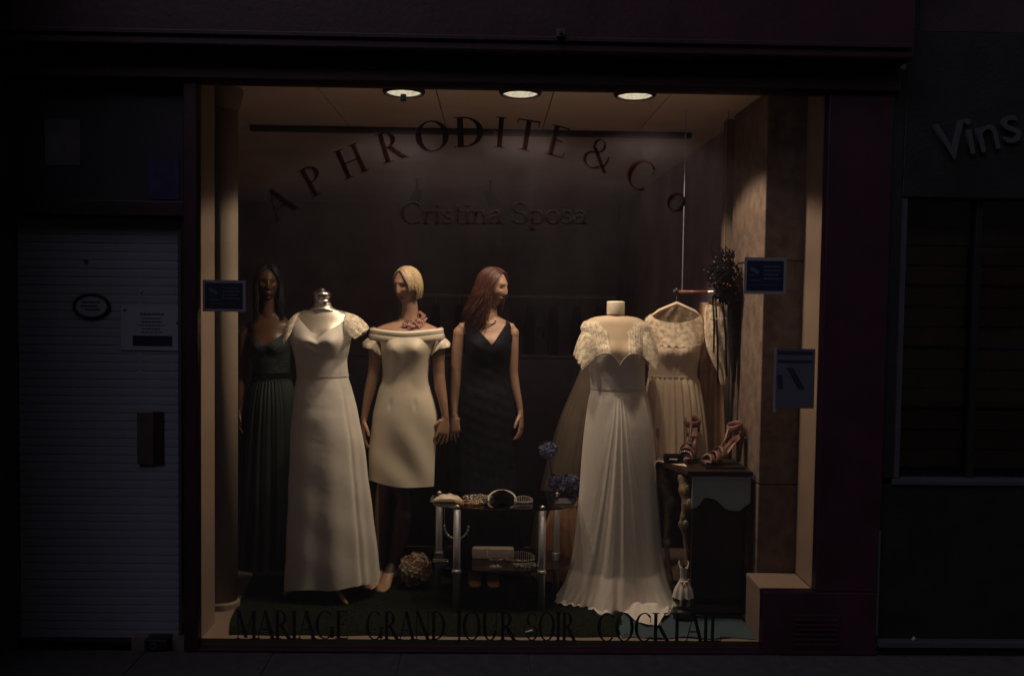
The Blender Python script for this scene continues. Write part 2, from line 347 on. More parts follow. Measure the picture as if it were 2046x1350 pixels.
GL = {
 'A': (_bar(.06,0,.36,1,TN)+_bar(.36,1,.68,0,TK)+_bar(.16,.34,.54,.34,TN)+_ser(.06,0,.2)+_ser(.68,0,.26), .74),
 'P': (stem(.15)+_arc(.24,.73,.32,.27,-90,90,TK)+_bar(.15,.98,.26,.98,TN)+_bar(.15,.48,.26,.48,TN), .6),
 'H': (stem(.15)+stem(.64)+_bar(.15,.5,.64,.5,TN), .8),
 'R': (stem(.15)+_arc(.24,.74,.30,.26,-90,90,TK)+_bar(.15,.98,.26,.98,TN)+_bar(.15,.5,.26,.5,TN)+_bar(.30,.5,.66,0,TK)+_ser(.68,0,.18), .72),
 'O': (_arc(.42,.5,.40,.51,0,360,TK,36), .84),
 'D': (stem(.15)+_arc(.24,.5,.46,.5,-90,90,TK)+_bar(.15,.98,.26,.98,TN)+_bar(.15,.02,.26,.02,TN), .76),
 'I': (stem(.15), .3),
 'T': (stem(.36,s1=False)+_bar(.03,.98,.69,.98,TN)+_bar(.045,.98,.045,.82,.03)+_bar(.675,.98,.675,.82,.03), .72),
 'E': (stem(.15)+_bar(.15,.98,.52,.98,TN)+_bar(.15,.52,.42,.52,TN)+_bar(.15,.02,.55,.02,TN)+_bar(.51,.98,.51,.82,.03)+_bar(.54,.02,.54,.18,.03), .6),
 'L': (stem(.15)+_bar(.15,.02,.52,.02,TN)+_bar(.51,.02,.51,.2,.03), .56),
 'C': (_arc(.44,.5,.42,.51,48,312,TK,30)+_bar(.71,.88,.71,.68,.03), .78),
 'G': (_arc(.44,.5,.42,.51,48,312,TK,30)+stem(.74,.04,.42,TK,False,True), .86),
 'M': (stem(.12,wd=TN)+_bar(.14,1,.46,.04,TK)+_bar(.46,.04,.78,1,TN)+stem(.80), .92),
 'N': (stem(.12,wd=TN)+_bar(.14,1,.66,0,TK)+stem(.66,wd=TN), .78),
 'J': (stem(.24,.12,1,TK,False,True)+_arc(.12,.10,.18,.22,-120,0,TK*.7), .38),
 'U': (stem(.15,.34,1,TK,False,True)+_arc(.39,.34,.30,.35,180,360,TK)+stem(.66,.34,1,TN,False,True), .8),
 'S': (_arc(.31,.75,.26,.26,30,270,TK*.8)+_arc(.31,.27,.29,.27,-155,90,TK*.8)+_bar(.53,.9,.53,.72,.03)+_bar(.05,.3,.05,.1,.03), .62),
 'K': (stem(.15)+_bar(.18,.42,.58,1,TN)+_bar(.30,.56,.68,0,TK)+_ser(.58,1,.2)+_ser(.68,0,.2), .72),
 '&': (_arc(.36,.78,.19,.23,0,360,.08,24)+_arc(.33,.27,.31,.28,70,330,.10,24)+_bar(.24,.68,.78,0,.11)+_arc(.5,.42,.26,.4,-50,20,.06), .84),
 'o': (_arc(.28,.31,.27,.32,0,360,TK*.85,28), .56),
 'r': (stem(.13,0,.6,TK*.8)+_arc(.29,.38,.16,.22,40,180,TK*.6), .42),
 'i': (stem(.13,0,.6,TK*.8)+_arc(.13,.84,.065,.065,0,360,.06,12), .27),
 's': (_arc(.21,.46,.17,.155,30,270,.08)+_arc(.21,.17,.19,.165,-155,90,.08), .42),
 't': (stem(.15,.06,.86,TK*.8,False,False)+_bar(.01,.58,.34,.58,TN)+_arc(.27,.12,.17,.13,180,290,.07), .37),
 'n': (stem(.13,0,.6,TK*.8)+_arc(.31,.34,.20,.27,0,180,TK*.8)+stem(.46,0,.36,TK*.8,True,False), .6),
 'a': (_arc(.22,.18,.20,.18,60,330,TK*.7)+stem(.40,0,.40,TK*.8,True,False)+_arc(.25,.40,.20,.20,0,150,TK*.6), .5),
 'p': (stem(.13,-.30,.6,TK*.8)+_arc(.30,.30,.27,.31,-150,150,TK*.8,26), .6),
}
def letter(parent, ch, m, org, h, rot=0.0, sx=1.0, depth=0.0012):
    quads = GL[ch][0]; b = B(); c, s = math.cos(rot), math.sin(rot); wd = GL[ch][1]
    for q in quads:
        pts = []
        for x, y in q:
            X = (x-wd/2)*sx*h; Z = y*h
            pts.append((org[0]+X*c-Z*s, org[2]+X*s+Z*c))
        n = len(pts); y0, y1 = org[1]-depth/2, org[1]+depth/2
        b.add([(p[0], y0, p[1]) for p in pts]+[(p[0], y1, p[1]) for p in pts],
              [tuple(range(n)), tuple(range(2*n-1, n-1, -1))]+[(i, i+n, (i+1) % n+n, (i+1) % n) for i in range(n)])
    return b.build('letter', m, parent)
def text_line(parent, txt, m, pl, pr_, pbase, h_px, Y, sx=1.0):
    tot = sum(GL[c][1] if c != ' ' else .3 for c in txt)
    p0 = at(pl, pbase, Y); p1 = at(pr_, pbase, Y); h = (at(pl, pbase-h_px, Y)-p0).length
    wide = (p1-p0).length; k = wide/(tot*h); x = 0.0
    for c in txt:
        wd = GL[c][1] if c != ' ' else .3
        if c != ' ':
            q = p0.lerp(p1, (x+wd/2)/tot); letter(parent, c, m, (q.x, Y, q.z), h, 0.0, k)
        x += wd

# ================================================================== SETTING
XL, XR, ZB, ZT = -1.407, 1.604, 0.016, 2.741          # window opening
NX, NZ = 1.347, 0.315                                 # notch, lower right corner
ZF = 0.045                                            # display floor
ZC = 2.82                                             # ceiling
# pavement of slabs, kerb, road
pv = struct(B().box((-30, -3.0, -0.3), (30, 0.0, -0.006)).build('pavement', M_pave))
slab = None; k = 0
for ix in range(-5, 6):
    for iy in range(2):
        x0 = ix*0.62+0.2; y0 = -0.62*(iy+1)
        if slab is None:
            slab = B().box((-0.308, -0.308, -0.012), (0.308, 0.308, 0.0), 0.002).build('slab', M_pave, pv); o = slab
        else:
            o = slab.copy(); COL.objects.link(o); o.parent = pv
        o.location = (x0+0.31, y0+0.31-0.015, random.uniform(-0.003, 0.0))
struct(B().box((-30, -3.2, -0.4), (30, -3.005, -0.02), 0.01).build('kerb', M_pave))
struct(B().box((-200, -200, -0.55), (200, -3.21, -0.15)).build('road', M_asph))
struct(B().box((-200, -3.1, -0.6), (200, 60, -0.35)).build('ground', M_asph))

# houses across the street (behind the photographer)
op = thing('street_building', 'dark rendered houses across the street facing the shop', 'building', (0, -13, 0))
B().box((-40, -15, -.3), (40, -13, 9.5)).build('wall', mat('pale_grey_render', (.30, .28, .28), .85, var=.1, scale=2), op)
wn = None
for ix in range(-9, 10):
    for iz in range(3):
        if wn is None: wn = B().box((-.55, -12.99, 0), (.55, -12.96, 1.5)).build('window', M_black, op); o = wn
        else: o = wn.copy(); COL.objects.link(o); o.parent = op
        o.location = (ix*2.4, 0, 1.2+iz*2.8)
# shop front of burgundy joinery
front = thing('bridal_shop', 'burgundy painted timber shop front framing the lit bridal window', 'shop front', (0.1, 0, 0))
YF, YB = -0.035, 0.03
xm0 = at(366, 800, YF).x
B().box((xm0, YF, 0.0), (XL, YB, ZT), 0.006).build('mullion', M_frame, front)
xr1 = at(1768, 800, YF).x
B().box((XR, YF, NZ), (xr1, YB, ZT), 0.006).build('mullion', M_frame, front)
xl0 = at(40, 800, 0.0).x
B().box((-3.2, YF-0.03, ZT), (xr1+0.02, YB+0.05, ZT+0.12), 0.008).build('transom_beam', M_frame, front)
zl0 = ZT+0.12
B().box((-3.2, YF-0.16, zl0), (xr1+0.02, YB, zl0+0.62), 0.01).build('fascia_board', M_frame, front)
B().box((-3.3, YF-0.24, zl0+0.62), (xr1+0.1, YB, zl0+0.70), 0.015).build('cornice', M_frame, front)
zm = zz(78, YF-0.16)
B().box((-3.2, YF-0.178, zm-0.012), (xr1, YF-0.159, zm+0.012), 0.005).build('moulding', M_frame, front)
B().box((XL, YF, 0.0), (NX, YB, ZB), 0.003).build('bottom_rail', M_frame, front)
B().box((NX, YF, 0.0), (xr1, YB, NZ), 0.006).build('plinth_panel', M_frame, front)
# vent grille in plinth panel
gx0, gx1 = at(1585, 1260, YF).x, at(1672, 1260, YF).x; gz0, gz1 = zz(1290, YF, 1620), zz(1232, YF, 1620)
gr = B().box((gx0-0.012, YF-0.006, gz0-0.012), (gx1+0.012, YF, gz1+0.012), 0.002).build('vent_grille', M_frame, front)
lou = None
for i in range(6):
    z = gz0+(gz1-gz0)*(i+0.5)/6
    B().box((gx0, YF-0.014, z-0.006), (gx1, YF-0.0065, z+0.005), 0.002).build('louvre', M_frame, gr)
# glass pane (one L-shaped sheet)
B().prism([(XL, ZB), (NX, ZB), (NX, NZ), (XR, NZ), (XR, ZT), (XL, ZT)], 0.014, 0.020).build('window_pane', M_glass, front)
# small bracket on the fascia
p = at(1120, 68, YF-0.18)
B().box((p.x-0.02, YF-0.20, p.z-0.018), (p.x+0.02, YF-0.178, p.z+0.018), 0.004).tube([(p.x, YF-0.2, p.z), (p.x, YF-0.26, p.z-0.01)], 0.008, 8).build('sign_bracket', M_greypaint, front)

# pale reveals inside the glass
rv = thing('window_reveal', 'cream painted reveal boards lining the bridal window opening', 'window reveal', (XL, YB, 0))
B().box((XL-0.03, YB, ZF), (XL-0.001, 0.25, ZC), 0.003).build('side_board', M_pale, rv)
B().box((XR+0.001, YB, NZ), (XR+0.03, 0.28, ZC), 0.003).build('side_board', M_pale, rv)
B().box((NX, YB, NZ-0.03), (XR+0.0005, 0.28, NZ+0.0), 0.003).build('ledge_board', M_pale, rv)
B().box((NX+0.002, YB, ZF), (NX+0.03, 0.28, NZ-0.031), 0.003).build('step_board', M_pale, rv)

# display floor, interior floor
struct(B().box((-1.75, YB, -0.02), (1.349, 1.75, ZF)).build('display_floor', M_pale))
struct(B().box((-3.4, 1.752, -0.05), (3.2, 6.5, ZF-0.01)).build('shop_floor', mat('beige_shop_tile', (0.75, 0.64, 0.54), .5, var=.08, scale=3)))  # kept pale to bounce lamp light up to the ceiling
bp_ = thing('back_panel', 'low black panel added behind the window display to hide the pale shop floor', 'panel', (0, 1.76, ZF))  # added panel, keeps the pale bounce floor out of view
for k in range(5): B().box((-2.9+.872*k, 1.753, ZF-.01), (-2.9+.872*k+.868, 1.775, 1.33), .003).build('panel', M_carpet, bp_)
B().box((-2.9, 1.776, ZF-.01), (1.458, 1.782, 1.33)).build('backing', M_carpet, bp_)
B().box((-2.9, 1.745, 1.3305), (1.46, 1.783, 1.352), .004).build('top_rail', M_carpet, bp_)
# ceiling: boards with joints, then the plaster of the shop behind
ce = struct(B().box((-2.4, YB, ZC+0.012), (1.75, 1.62, ZC+0.08)).build('display_ceiling', M_frame))
ys = [YB+0.002, 0.90, 1.62]; xs = [-2.4, -1.55, -0.93, -0.31, 0.31, 0.93, 1.55, 1.75]
for i in range(2):
    for j in range(7):
        B().box((xs[j]+0.003, ys[i]+0.003, ZC), (xs[j+1]-0.003, ys[i+1]-0.003, ZC+0.011), 0.002).build('ceiling_panel', M_ceil, ce)
struct(B().box((-3.4, 1.622, ZC+0.004), (3.2, 6.5, ZC+0.08)).build('shop_ceiling', M_inceil))
struct(B().box((-3.4, 6.5, -0.1), (3.2, 6.6, 2.9)).build('back_wall', M_dark))
struct(B().box((-3.5, YB+0.1, -0.1), (-3.4, 6.5, 2.9)).build('left_wall', M_dark))
struct(B().box((1.47, 1.25, -0.1), (1.57, 6.5, ZC+0.003)).build('right_wall', M_dark))
struct(B().box((-3.4, YB+0.12, -0.1), (-1.76, 0.2, 2.9)).build('party_wall', M_dark))
# stone pilaster on the right, of blocks
pil = thing('stone_pilaster', 'brown stone pilaster between the window reveal and the shop interior', 'pilaster', (1.55, 0.29, 0))
PX0 = at(1522, 700, 0.29).x
zs = [ZF-0.05, zz(968, 0.29, 1560), zz(540, 0.29, 1560)+0.05, ZC]
xj = at(1533, 1100, 0.29).x
for i in range(3):
    B().box((PX0, 0.29, zs[i]+0.003), (1.78, 0.95, zs[i+1]-0.003), 0.006).build('stone_block', M_stone, pil)
B().box((PX0+0.004, 0.294, ZF-0.05), (1.77, 0.94, ZC-0.004)).build('core', M_black, pil)
post = B().box((at(1440, 700, 1.1).x, 1.08, ZF), (at(1459, 700, 1.1).x, 1.16, ZC-0.001), 0.006).build('door_post', M_pale)
tag(post, 'pale upright door post standing behind the stone pilaster', 'door post')
# round column on the left
cx_, cy_ = -1.435, 0.50
co = thing('round_column', 'round cream plaster column at the left end of the window', 'column', (cx_, cy_, ZF))
B().lathe([(0.074, 0.0), (0.074, 2.62)], (cx_, cy_, ZF+0.04), 40).build('shaft', M_plaster, co, True)
B().lathe([(0.086, 0.0), (0.086, 0.03), (0.078, 0.04)], (cx_, cy_, ZF), 40).build('base', M_plaster, co)
B().lathe([(0.078, 0.0), (0.095, 0.06), (0.1, 0.09), (0.1, ZC-ZF-2.66)], (cx_, cy_, ZF+2.66), 40).build('capital', M_plaster, co)
# ceiling rail
rl = B().box((-1.57, 1.54, ZC-0.035), (1.28, 1.60, ZC-0.001), 0.004).build('curtain_rail', M_darkwood)
tag(rl, 'long dark rail fixed across the ceiling behind the lamps', 'rail')

# floor coverings
tb = B(); N = 60; rs = []
for j in range(17):
    v = j/16; y = 0.075+(1.72-0.075)*v; r = []
    xa = spline([0, .12, .4, 1], [-1.285, -1.335, -1.385, -1.5], v); xb = spline([0, .1, 1], [0.655, 0.70, 0.74], v)
    for i in range(N+1):
        u = i/N; r.append(Vector((xa+(xb-xa)*u, y+0.006*math.sin(u*40), ZF+0.006+0.004*noise.noise(Vector((u*20, v*9, 1))))))
    rs.append(r)
tb.rings(rs, False, False)
edge = [[Vector(p) for p in rs[0]], [Vector((p.x, p.y-0.004, ZF+0.0005)) for p in rs[0]]]
tb.rings(edge, False, False)
turf = tag(tb.build('turf_mat', M_turf, None, True), 'dark green turf mat laid along the display floor', 'mat')
gb = B(); rnd = random.Random(3)
for i in range(26000):
    x = rnd.uniform(-1.30, 0.70); y = 0.08+1.3*rnd.random()**1.6
    if x < -1.29-0.22*min(1, (y-.075)/.6): continue
    h = rnd.uniform(0.003, 0.008); a = rnd.uniform(0, 6.28); l = rnd.uniform(0, 0.008)
    c, s = math.cos(a)*0.0016, math.sin(a)*0.0016; z = ZF+0.006
    gb.add([(x-c, y-s, z), (x+c, y+s, z), (x+math.cos(a+1.5)*l, y+math.sin(a+1.5)*l, z+h)], [(0, 1, 2)])
gb.build('turf_blades', M_turf, turf, kind='stuff', fixn=False)
tb = B(); rs = []
for j in range(25):
    v = j/24; r = []
    for i in range(41):
        u = i/40; x = 0.668+(1.343-0.668)*u; y = 0.055+0.95*v
        z = ZF+0.004+0.012*max(0, noise.noise(Vector((u*6, v*7, 4))))+0.008*math.exp(-((v-0.08-0.05*math.sin(u*9))/0.05)**2)
        r.append(Vector((x, y+0.012*math.sin(u*17)*(1-v), z)))
    rs.append(r)
tb.rings(rs, False, False)
tag(tb.build('floor_cloth', M_teal, None, True), 'teal cloth spread on the display floor under the side table', 'cloth')

# lit downlights
for i, (px, Y) in enumerate(((807, 0.455), (1040, 0.430), (1269, 0.425))):
    p = at(px, 182, Y); x = p.x
    lb = ('lit round ceiling lamp with a dark clip hanging across it', 'lit round ceiling lamp above the red haired mannequin, middle of three', 'lit round ceiling lamp above the lace sleeved gown, rightmost of three')[i]
    dl = thing('ceiling_lamp', lb, 'lamp', (x, Y, ZC-0.001), 'lit ceiling lamps in the window')
    B().lathe([(0.112, 0.0), (0.112, -0.010), (0.104, -0.020), (0.094, -0.020), (0.094, -0.006)], (x, Y, ZC-0.001), 36, False).build('trim_ring', M_black, dl, False)
    B().lathe([(0.001, -0.024), (0.05, -0.021), (0.080, -0.016), (0.093, -0.008)], (x, Y, ZC-0.001), 36, False).build('lens', M_lamp, dl, True)
    if i == 0:
        B().box((x-0.016, Y-0.02, ZC-0.062), (x+0.014, Y-0.004, ZC-0.024), 0.003).build('clip', M_black, dl)
    ld = bpy.data.lights.new('ceiling_lamp_light', 'SPOT'); ld.energy = SPOT_W[i]; ld.color = SPOT_COL
    ld.spot_size = R(124); ld.spot_blend = 0.22; ld.shadow_soft_size = 0.045
    lo = bpy.data.objects.new('ceiling_lamp_light', ld); COL.objects.link(lo); lo.location = (0, 0, -0.05); lo.parent = dl

# back of the shop: track lamps, shelf, rack of dark dresses
for px, py, s in ((833, 352, 1), (980, 362, -1)):
    p = at(px, py, 4.2); t = thing('track_spotlight', 'unlit dark spotlight hanging from the far ceiling, '+('left' if s > 0 else 'right')+' of the pair', 'spotlight', (p.x, 4.2, ZC), 'unlit spotlights in the back of the shop')
    B().tube([(p.x, 4.2, ZC+0.004), (p.x, 4.2, ZC-0.10)], 0.012, 8).build('stem', M_black, t)
    B().lathe([(0.035, 0.06), (0.05, 0.0), (0.055, -0.09), (0.048, -0.092)], (0, 0, 0), 16, True, Matrix.Translation((p.x, 4.2, ZC-0.15)) @ Matrix.Rotation(R(25*s), 4, 'Y')).build('lamp_head', M_black, t)
sp = at(1060, 657, 5.9)
sh = thing('wall_shelf', 'thin pale shelf on the dark back wall beside red haired mannequin', 'shelf', (sp.x, 6.45, sp.z))
B().box((sp.x-0.22, 6.2, sp.z-0.015), (sp.x+0.25, 6.498, sp.z+0.01), 0.004).build('board', M_greypaint, sh)
for k in (-0.15, 0.17): B().box((sp.x+k-0.01, 6.3, sp.z-0.12), (sp.x+k+0.01, 6.498, sp.z-0.016), 0.003).build('bracket', M_greypaint, sh)
rk = thing('clothes_rail', 'free standing clothes rail in the dark back of the shop', 'clothes rail', (0.2, 4.6, ZF))
B().tube([(-0.9, 4.6, 1.75), (1.2, 4.6, 1.75)], 0.014, 10).build('rail', M_chrome, rk)
for x in (-0.9, 1.2):
    B().tube([(x, 4.6, ZF-0.01), (x, 4.6, 1.77)], 0.014, 10).build('post', M_chrome, rk)
    B().tube([(x, 4.3, ZF), (x, 4.9, ZF)], 0.016, 10).build('foot', M_chrome, rk)
darks = [M_blackcloth, M_navylace, M_green, M_olive, M_dark]
gt = None
for i in range(9):
    x = -0.78+i*0.23; m = darks[i % 5]
    b = B(); rs = []
    for zt, wx, wy in ((1.66, 0.02, 0.02), (1.63, 0.03, 0.16), (1.45, 0.05, 0.19), (1.2, 0.045, 0.15), (0.7, 0.07, 0.22), (0.25, 0.08, 0.26)):
        rs.append([Vector((x+wx*math.cos(2*math.pi*q/20)*(1+.2*math.sin(q*3)), 4.6+wy*math.sin(2*math.pi*q/20), zt)) for q in range(20)])
    b.rings(rs); t = thing('hanging_dress', 'dark dress on the rail in the unlit back of the shop, '+('leftmost', 'second from left', 'third from left', 'fourth from left', 'middle of the nine', 'fourth from right', 'third from right', 'second from right', 'rightmost')[i], 'dress', (x, 4.6, 1.75), 'dark dresses on the back rail')
    b.build('gown', m, t, True); B().tube([(x, 4.6, 1.655), (x, 4.6, 1.72), (x+0.0, 4.585, 1.765), (x, 4.605, 1.772)], 0.004, 6).build('hanger_hook', M_chrome, t)

# ================================================================== MANNEQUINS
def head_shape(b, M, k=1.0):
    n, m = 96, 72; rs = []
    for i in range(m+1):
        a = math.pi*(i+0.05)/(m+0.1); r = []
        for j in range(n):
            t = 2*math.pi*j/n
            x = 0.072*math.sin(a)*math.cos(t); y = 0.092*math.sin(a)*math.sin(t); z = -0.112*math.cos(a)
            if z < 0:
                q = (-z/0.112); x *= 1-0.36*q**1.6
                if y > 0: y *= 1-0.45*q
                else: y *= 1-0.10*q
            if y < 0:
                f = sst(0, -0.05, y)
                y += 0.003*math.exp(-(x/0.02)**2-((z-0.018)/0.012)**2)*f
                y += 0.012*math.exp(-((abs(x)-0.031)/0.015)**2-((z-0.004)/0.013)**2)*f       # eye sockets
                y -= 0.006*math.exp(-(x/0.045)**2-((z-0.030)/0.013)**2)*f                   # brow
                nz_ = 0.0
                if -0.044 < z < 0.022: nz_ = 0.005+0.0155*((0.022-z)/0.058) if z > -0.036 else 0.0205*(1-(-0.036-z)/0.009)
                y -= max(0, nz_)*math.exp(-(x/(0.0085+0.005*sst(0.01, -0.035, z)))**2)
                y -= 0.012*math.exp(-(x/0.022)**2)*(math.exp(-((z+0.059)/0.0055)**2)+math.exp(-((z+0.071)/0.006)**2))
                y += 0.004*math.exp(-(x/0.02)**2-((z+0.082)/0.006)**2)
                y -= 0.015*math.exp(-(x/0.026)**2-((z+0.099)/0.014)**2)
                y -= 0.004*math.exp(-((abs(x)-0.042)/0.016)**2-((z+0.022)/0.016)**2)         # cheekbones
            r.append(M @ (Vector((x, y, z))*k))
        rs.append(r)
    b.rings(rs)
    for s in (-1, 1):
        b.ball((0, 0, 0), 0.03*k, 12, 8, (1, 1, 1), None) if False else None
        E = M @ Matrix.Translation(Vector((s*0.071, 0.012, -0.012))*k) @ Matrix.Rotation(R(18*s), 4, 'Z')
        rr = []
        for i in range(9):
            a = math.pi*(i+.05)/8.1
            rr.append([E @ (Vector((0.009*math.sin(a)*math.cos(q*.6283), 0.017*math.sin(a)*math.sin(q*.6283), -0.030*math.cos(a)))*k) for q in range(10)])
        b.rings(rr)
def hand(b, wrist, d, side, n, k=1.0, curl=0.25, spread=1.0):
    """wrist, d: pointing direction, side: towards the thumb, n: palm normal; five fingers"""
    d = d.normalized(); side = (side-d*side.dot(d)).normalized(); nn = d.cross(side).normalized()
    if nn.dot(n) < 0: nn = -nn
    rs = []
    for t, wd, th in ((-0.01, 0.020, 0.017), (0.012, 0.025, 0.016), (0.045, 0.036, 0.014), (0.075, 0.040, 0.012), (0.092, 0.037, 0.010), (0.098, 0.028, 0.006)):
        rs.append([wrist+d*(t*k)+side*(wd*k*math.cos(q*math.pi/8))+nn*(th*k*math.sin(q*math.pi/8)) for q in range(16)])
    b.rings(rs)
    for off, l, sp in ((0.029, 0.072, 0.16), (0.010, 0.080, 0.04), (-0.010, 0.075, -0.06), (-0.028, 0.058, -0.18)):
        p = wrist+d*(0.080*k)+side*(off*k); path = [p]; rad = [0.0092*k]; ang = 0.05
        fd = (d+side*sp*spread).normalized()
        for s_, fr in enumerate((0.45, 0.32, 0.23)):
            ang += curl*(0.6+0.5*s_)
            dirn = fd*math.cos(ang)+nn*math.sin(ang)
            p = p+dirn*(l*fr*k+0.006*k); path.append(p); rad.append((0.0086, 0.0078, 0.0062)[s_]*k)
        b.tube(path, rad, 10)
    p = wrist+d*(0.020*k)+side*(0.024*k); path = [p]; rad = [0.0125*k]
    for s_, (fw, sd, nl, l) in enumerate(((0.72, 0.62, 0.25, 0.036), (0.85, 0.42, 0.30, 0.028), (0.95, 0.2, 0.25, 0.022))):
        p = p+(d*fw+side*sd+nn*nl).normalized()*(l*k); path.append(p); rad.append((0.0108, 0.0092, 0.0068)[s_]*k)
    b.tube(path, rad, 10)
def foot(b, ankle, d, heel=0.05, z0=ZF):
    d = d.normalized(); s = Vector((-d.y, d.x, 0)); rs = []
    for t, wd, lo, hi in ((-0.045, 0.018, heel, heel+0.04), (-0.02, 0.030, heel*0.9, heel+0.085), (0.03, 0.031, heel*0.7, heel+0.075), (0.08, 0.035, heel*0.3, heel*0.45+0.055), (0.13, 0.040, 0.004, 0.036), (0.165, 0.036, 0.002, 0.026), (0.19, 0.022, 0.002, 0.016)):
        c = Vector((ankle.x, ankle.y, z0))+d*t
        rs.append([c+s*(wd*math.cos(q*math.pi/7))+Vector((0, 0, (lo+hi)/2+(hi-lo)/2*math.sin(q*math.pi/7))) for q in range(14)])
    b.rings(rs)
def torso(b, sec, z0, z1, n=64, m=60):
    rs = []
    for i in range(m+1):
        z = z0+(z1-z0)*i/m; rs.append([sec.point(2*math.pi*j/n, z) for j in range(n)])
    b.rings(rs)
def fuse(b, name, mats, root, headM=None, k=1.0, vox=0.0033, paint=True):
    o = b.build(name, mats, root, True, fixn=True)
    md = o.modifiers.new('r', 'REMESH'); md.mode = 'VOXEL'; md.voxel_size = vox; md.use_smooth_shade = True
    ms = o.modifiers.new('s', 'SMOOTH'); ms.factor = 0.5; ms.iterations = 2
    dg = bpy.context.evaluated_depsgraph_get(); ev = o.evaluated_get(dg)
    me = bpy.data.meshes.new_from_object(ev, depsgraph=dg); o.modifiers.clear(); old = o.data; o.data = me; bpy.data.meshes.remove(old)
    me.materials.clear()
    for q in mats: me.materials.append(q)
    if headM is not None and paint:
        inv = (headM).inverted(); off = parent_origin(root)
        for p in me.polygons:
            c = inv @ (Vector(p.center)+off)/k
            if c.y < -0.05:
                if abs(c.x) < 0.021*(1-((c.z+0.065)/0.016)**2 if abs(c.z+0.065) < 0.016 else 0): p.material_index = 1
                elif ((abs(c.x)-0.031)/0.012)**2+((c.z-0.003)/0.0038)**2 < 1: p.material_index = 2
                elif abs(c.x) > 0.014 and abs(c.x) < 0.048 and abs(c.z-0.024-0.08*(0.031-abs(c.x))**2*40+0.0*c.x) < 0.0016: p.material_index = 2
    me.polygons.foreach_set('use_smooth', [True]*len(me.polygons))
    return o
def scalp(p, az, lift): return Vector((math.sin(p)*math.sin(az)*0.074, -math.sin(p)*math.cos(az)*0.094, math.cos(p)*0.113))*(1+lift)

def px_arm(pts, Y0):
    return [at(p[0], p[1], Y0+p[2]) for p in pts], [p[3] for p in pts]

# ---- blonde mannequin, off-shoulder ivory dress ---------------------------------
YB_ = 0.90
rb = thing('mannequin', 'blonde mannequin in knee length ivory off shoulder dress with floral choker', 'mannequin', (at(803, 1165, YB_).x, YB_, ZF))
rows = [(662, 748, 878, .092, 0), (675, 755, 874, .105, -.006), (690, 761, 867, .112, -.010), (717, 763, 860, .108, -.006), (747, 765, 856, .098, .0), (760, 763, 856, .096, .0),
        (776, 757, 860, .103, .004), (806, 750, 869, .118, .008), (835, 744, 874, .122, .008), (880, 739, 872, .115, .004), (920, 737, 869, .108, 0), (968, 736, 867, .105, 0)]
sb = Sec(rows, YB_)
sb.bust = (zz(697, YB_, 812), 0.070, 0.026, 0.045, 0.048, at(812, 697, YB_).x)
body_rows = [(612, 803, 833, .046, .02), (630, 800, 834, .05, .022), (641, 790, 845, .056, .022), (649, 766, 862, .066, .015), (657, 751, 877, .078, .005)] + [(r[0], r[1]+5, r[2]-5, r[3]-.014, r[4]) for r in rows[1:-2]]
sbb = Sec(body_rows, YB_); sbb.bust = sb.bust
b = B(); torso(b, sbb, sbb.z[0]+.01, sbb.z[-1])
HC = at(814, 571, YB_-.005); HM = Matrix.Translation(HC) @ Matrix.Rotation(R(-34), 4, 'Z') @ Matrix.Rotation(R(7), 4, 'X'); HK = 0.95
head_shape(b, HM, HK)
b.tube([at(819, 640, YB_+.015), at(819, 620, YB_+.012), at(818, 600, YB_+.01), at(817, 580, YB_+.01)], [.056, .047, .045, .046], 24)
pa, ra = px_arm([(757, 657, 0, .040), (750, 675, 0, .042), (749, 717, 0, .036), (746, 747, .0, .033), (740, 776, -.005, .033), (733, 806, -.015, .026), (727, 838, -.02, .019)], YB_); b.tube(pa, ra, 20)
hand(b, pa[-1], Vector((-.05, -.1, -1)), Vector((.35, -1, 0)), Vector((1, 0, 0)))
pa, ra = px_arm([(870, 657, 0, .040), (876, 675, 0, .042), (876, 717, 0, .036), (877, 747, .0, .034), (880, 776, -.005, .034), (886, 806, -.015, .026), (890, 834, -.02, .019)], YB_); b.tube(pa, ra, 20)
hand(b, pa[-1], Vector((-.16, -.1, -1)), Vector((-1, -.5, 0)), Vector((-.5, .8, 0)), spread=1.4)
pl = [(790, 930, 0, .075), (808, 990, 0, .052), (806, 1030, -.01, .052), (798, 1080, .01, .045), (786, 1135, .02, .028), (783, 1150, .02, .027)]; pa, ra = px_arm(pl, YB_); b.tube(pa, ra, 20); foot(b, pa[-1], Vector((-.25, -1, 0)), .06)
pl = [(785, 930, 0, .075), (768, 990, .03, .052), (765, 1030, .03, .050), (764, 1080, .05, .045), (764, 1135, .06, .028), (764, 1150, .06, .027)]; pa, ra = px_arm(pl, YB_); b.tube(pa, ra, 20); foot(b, pa[-1], Vector((-.35, -1, 0)), .06)
bo = fuse(b, 'body', [M_skin, M_lips, M_eye, M_legshade], rb, HM, HK)
for p in bo.data.polygons:
    if .085 < p.center.z < zz(900, YB_)-ZF and abs(p.center.x+rb.location.x-at(803, 900, YB_).x) < .13: p.material_index = 3  # shade below the hem put into the leg colour
def bl_fold(th, z, t):
    c, s = math.cos(th), math.sin(th)
    hz = (z-zz(900, YB_))/0.2
    f = 0.0075*math.sin(20*(z*1.0+c*0.22+.05*c*c)+1.0)*sst(0.25, -0.3, s)*math.exp(-hz*hz)*(.6+.4*math.sin(c*3+1))
    f += 0.004*math.sin(17*(z*1.2+c*0.3)+2)*sst(.1, -.3, s)*math.exp(-((z-zz(935, YB_))/0.13)**2)
    f -= 0.005*math.exp(-((c+.45)/.06)**2-((z-zz(806, YB_))/.03)**2)*(s < 0)+0.005*math.exp(-((c-.38)/.06)**2-((z-zz(806, YB_))/.03)**2)*(s < 0)
    return f
zn = zz(668, YB_)
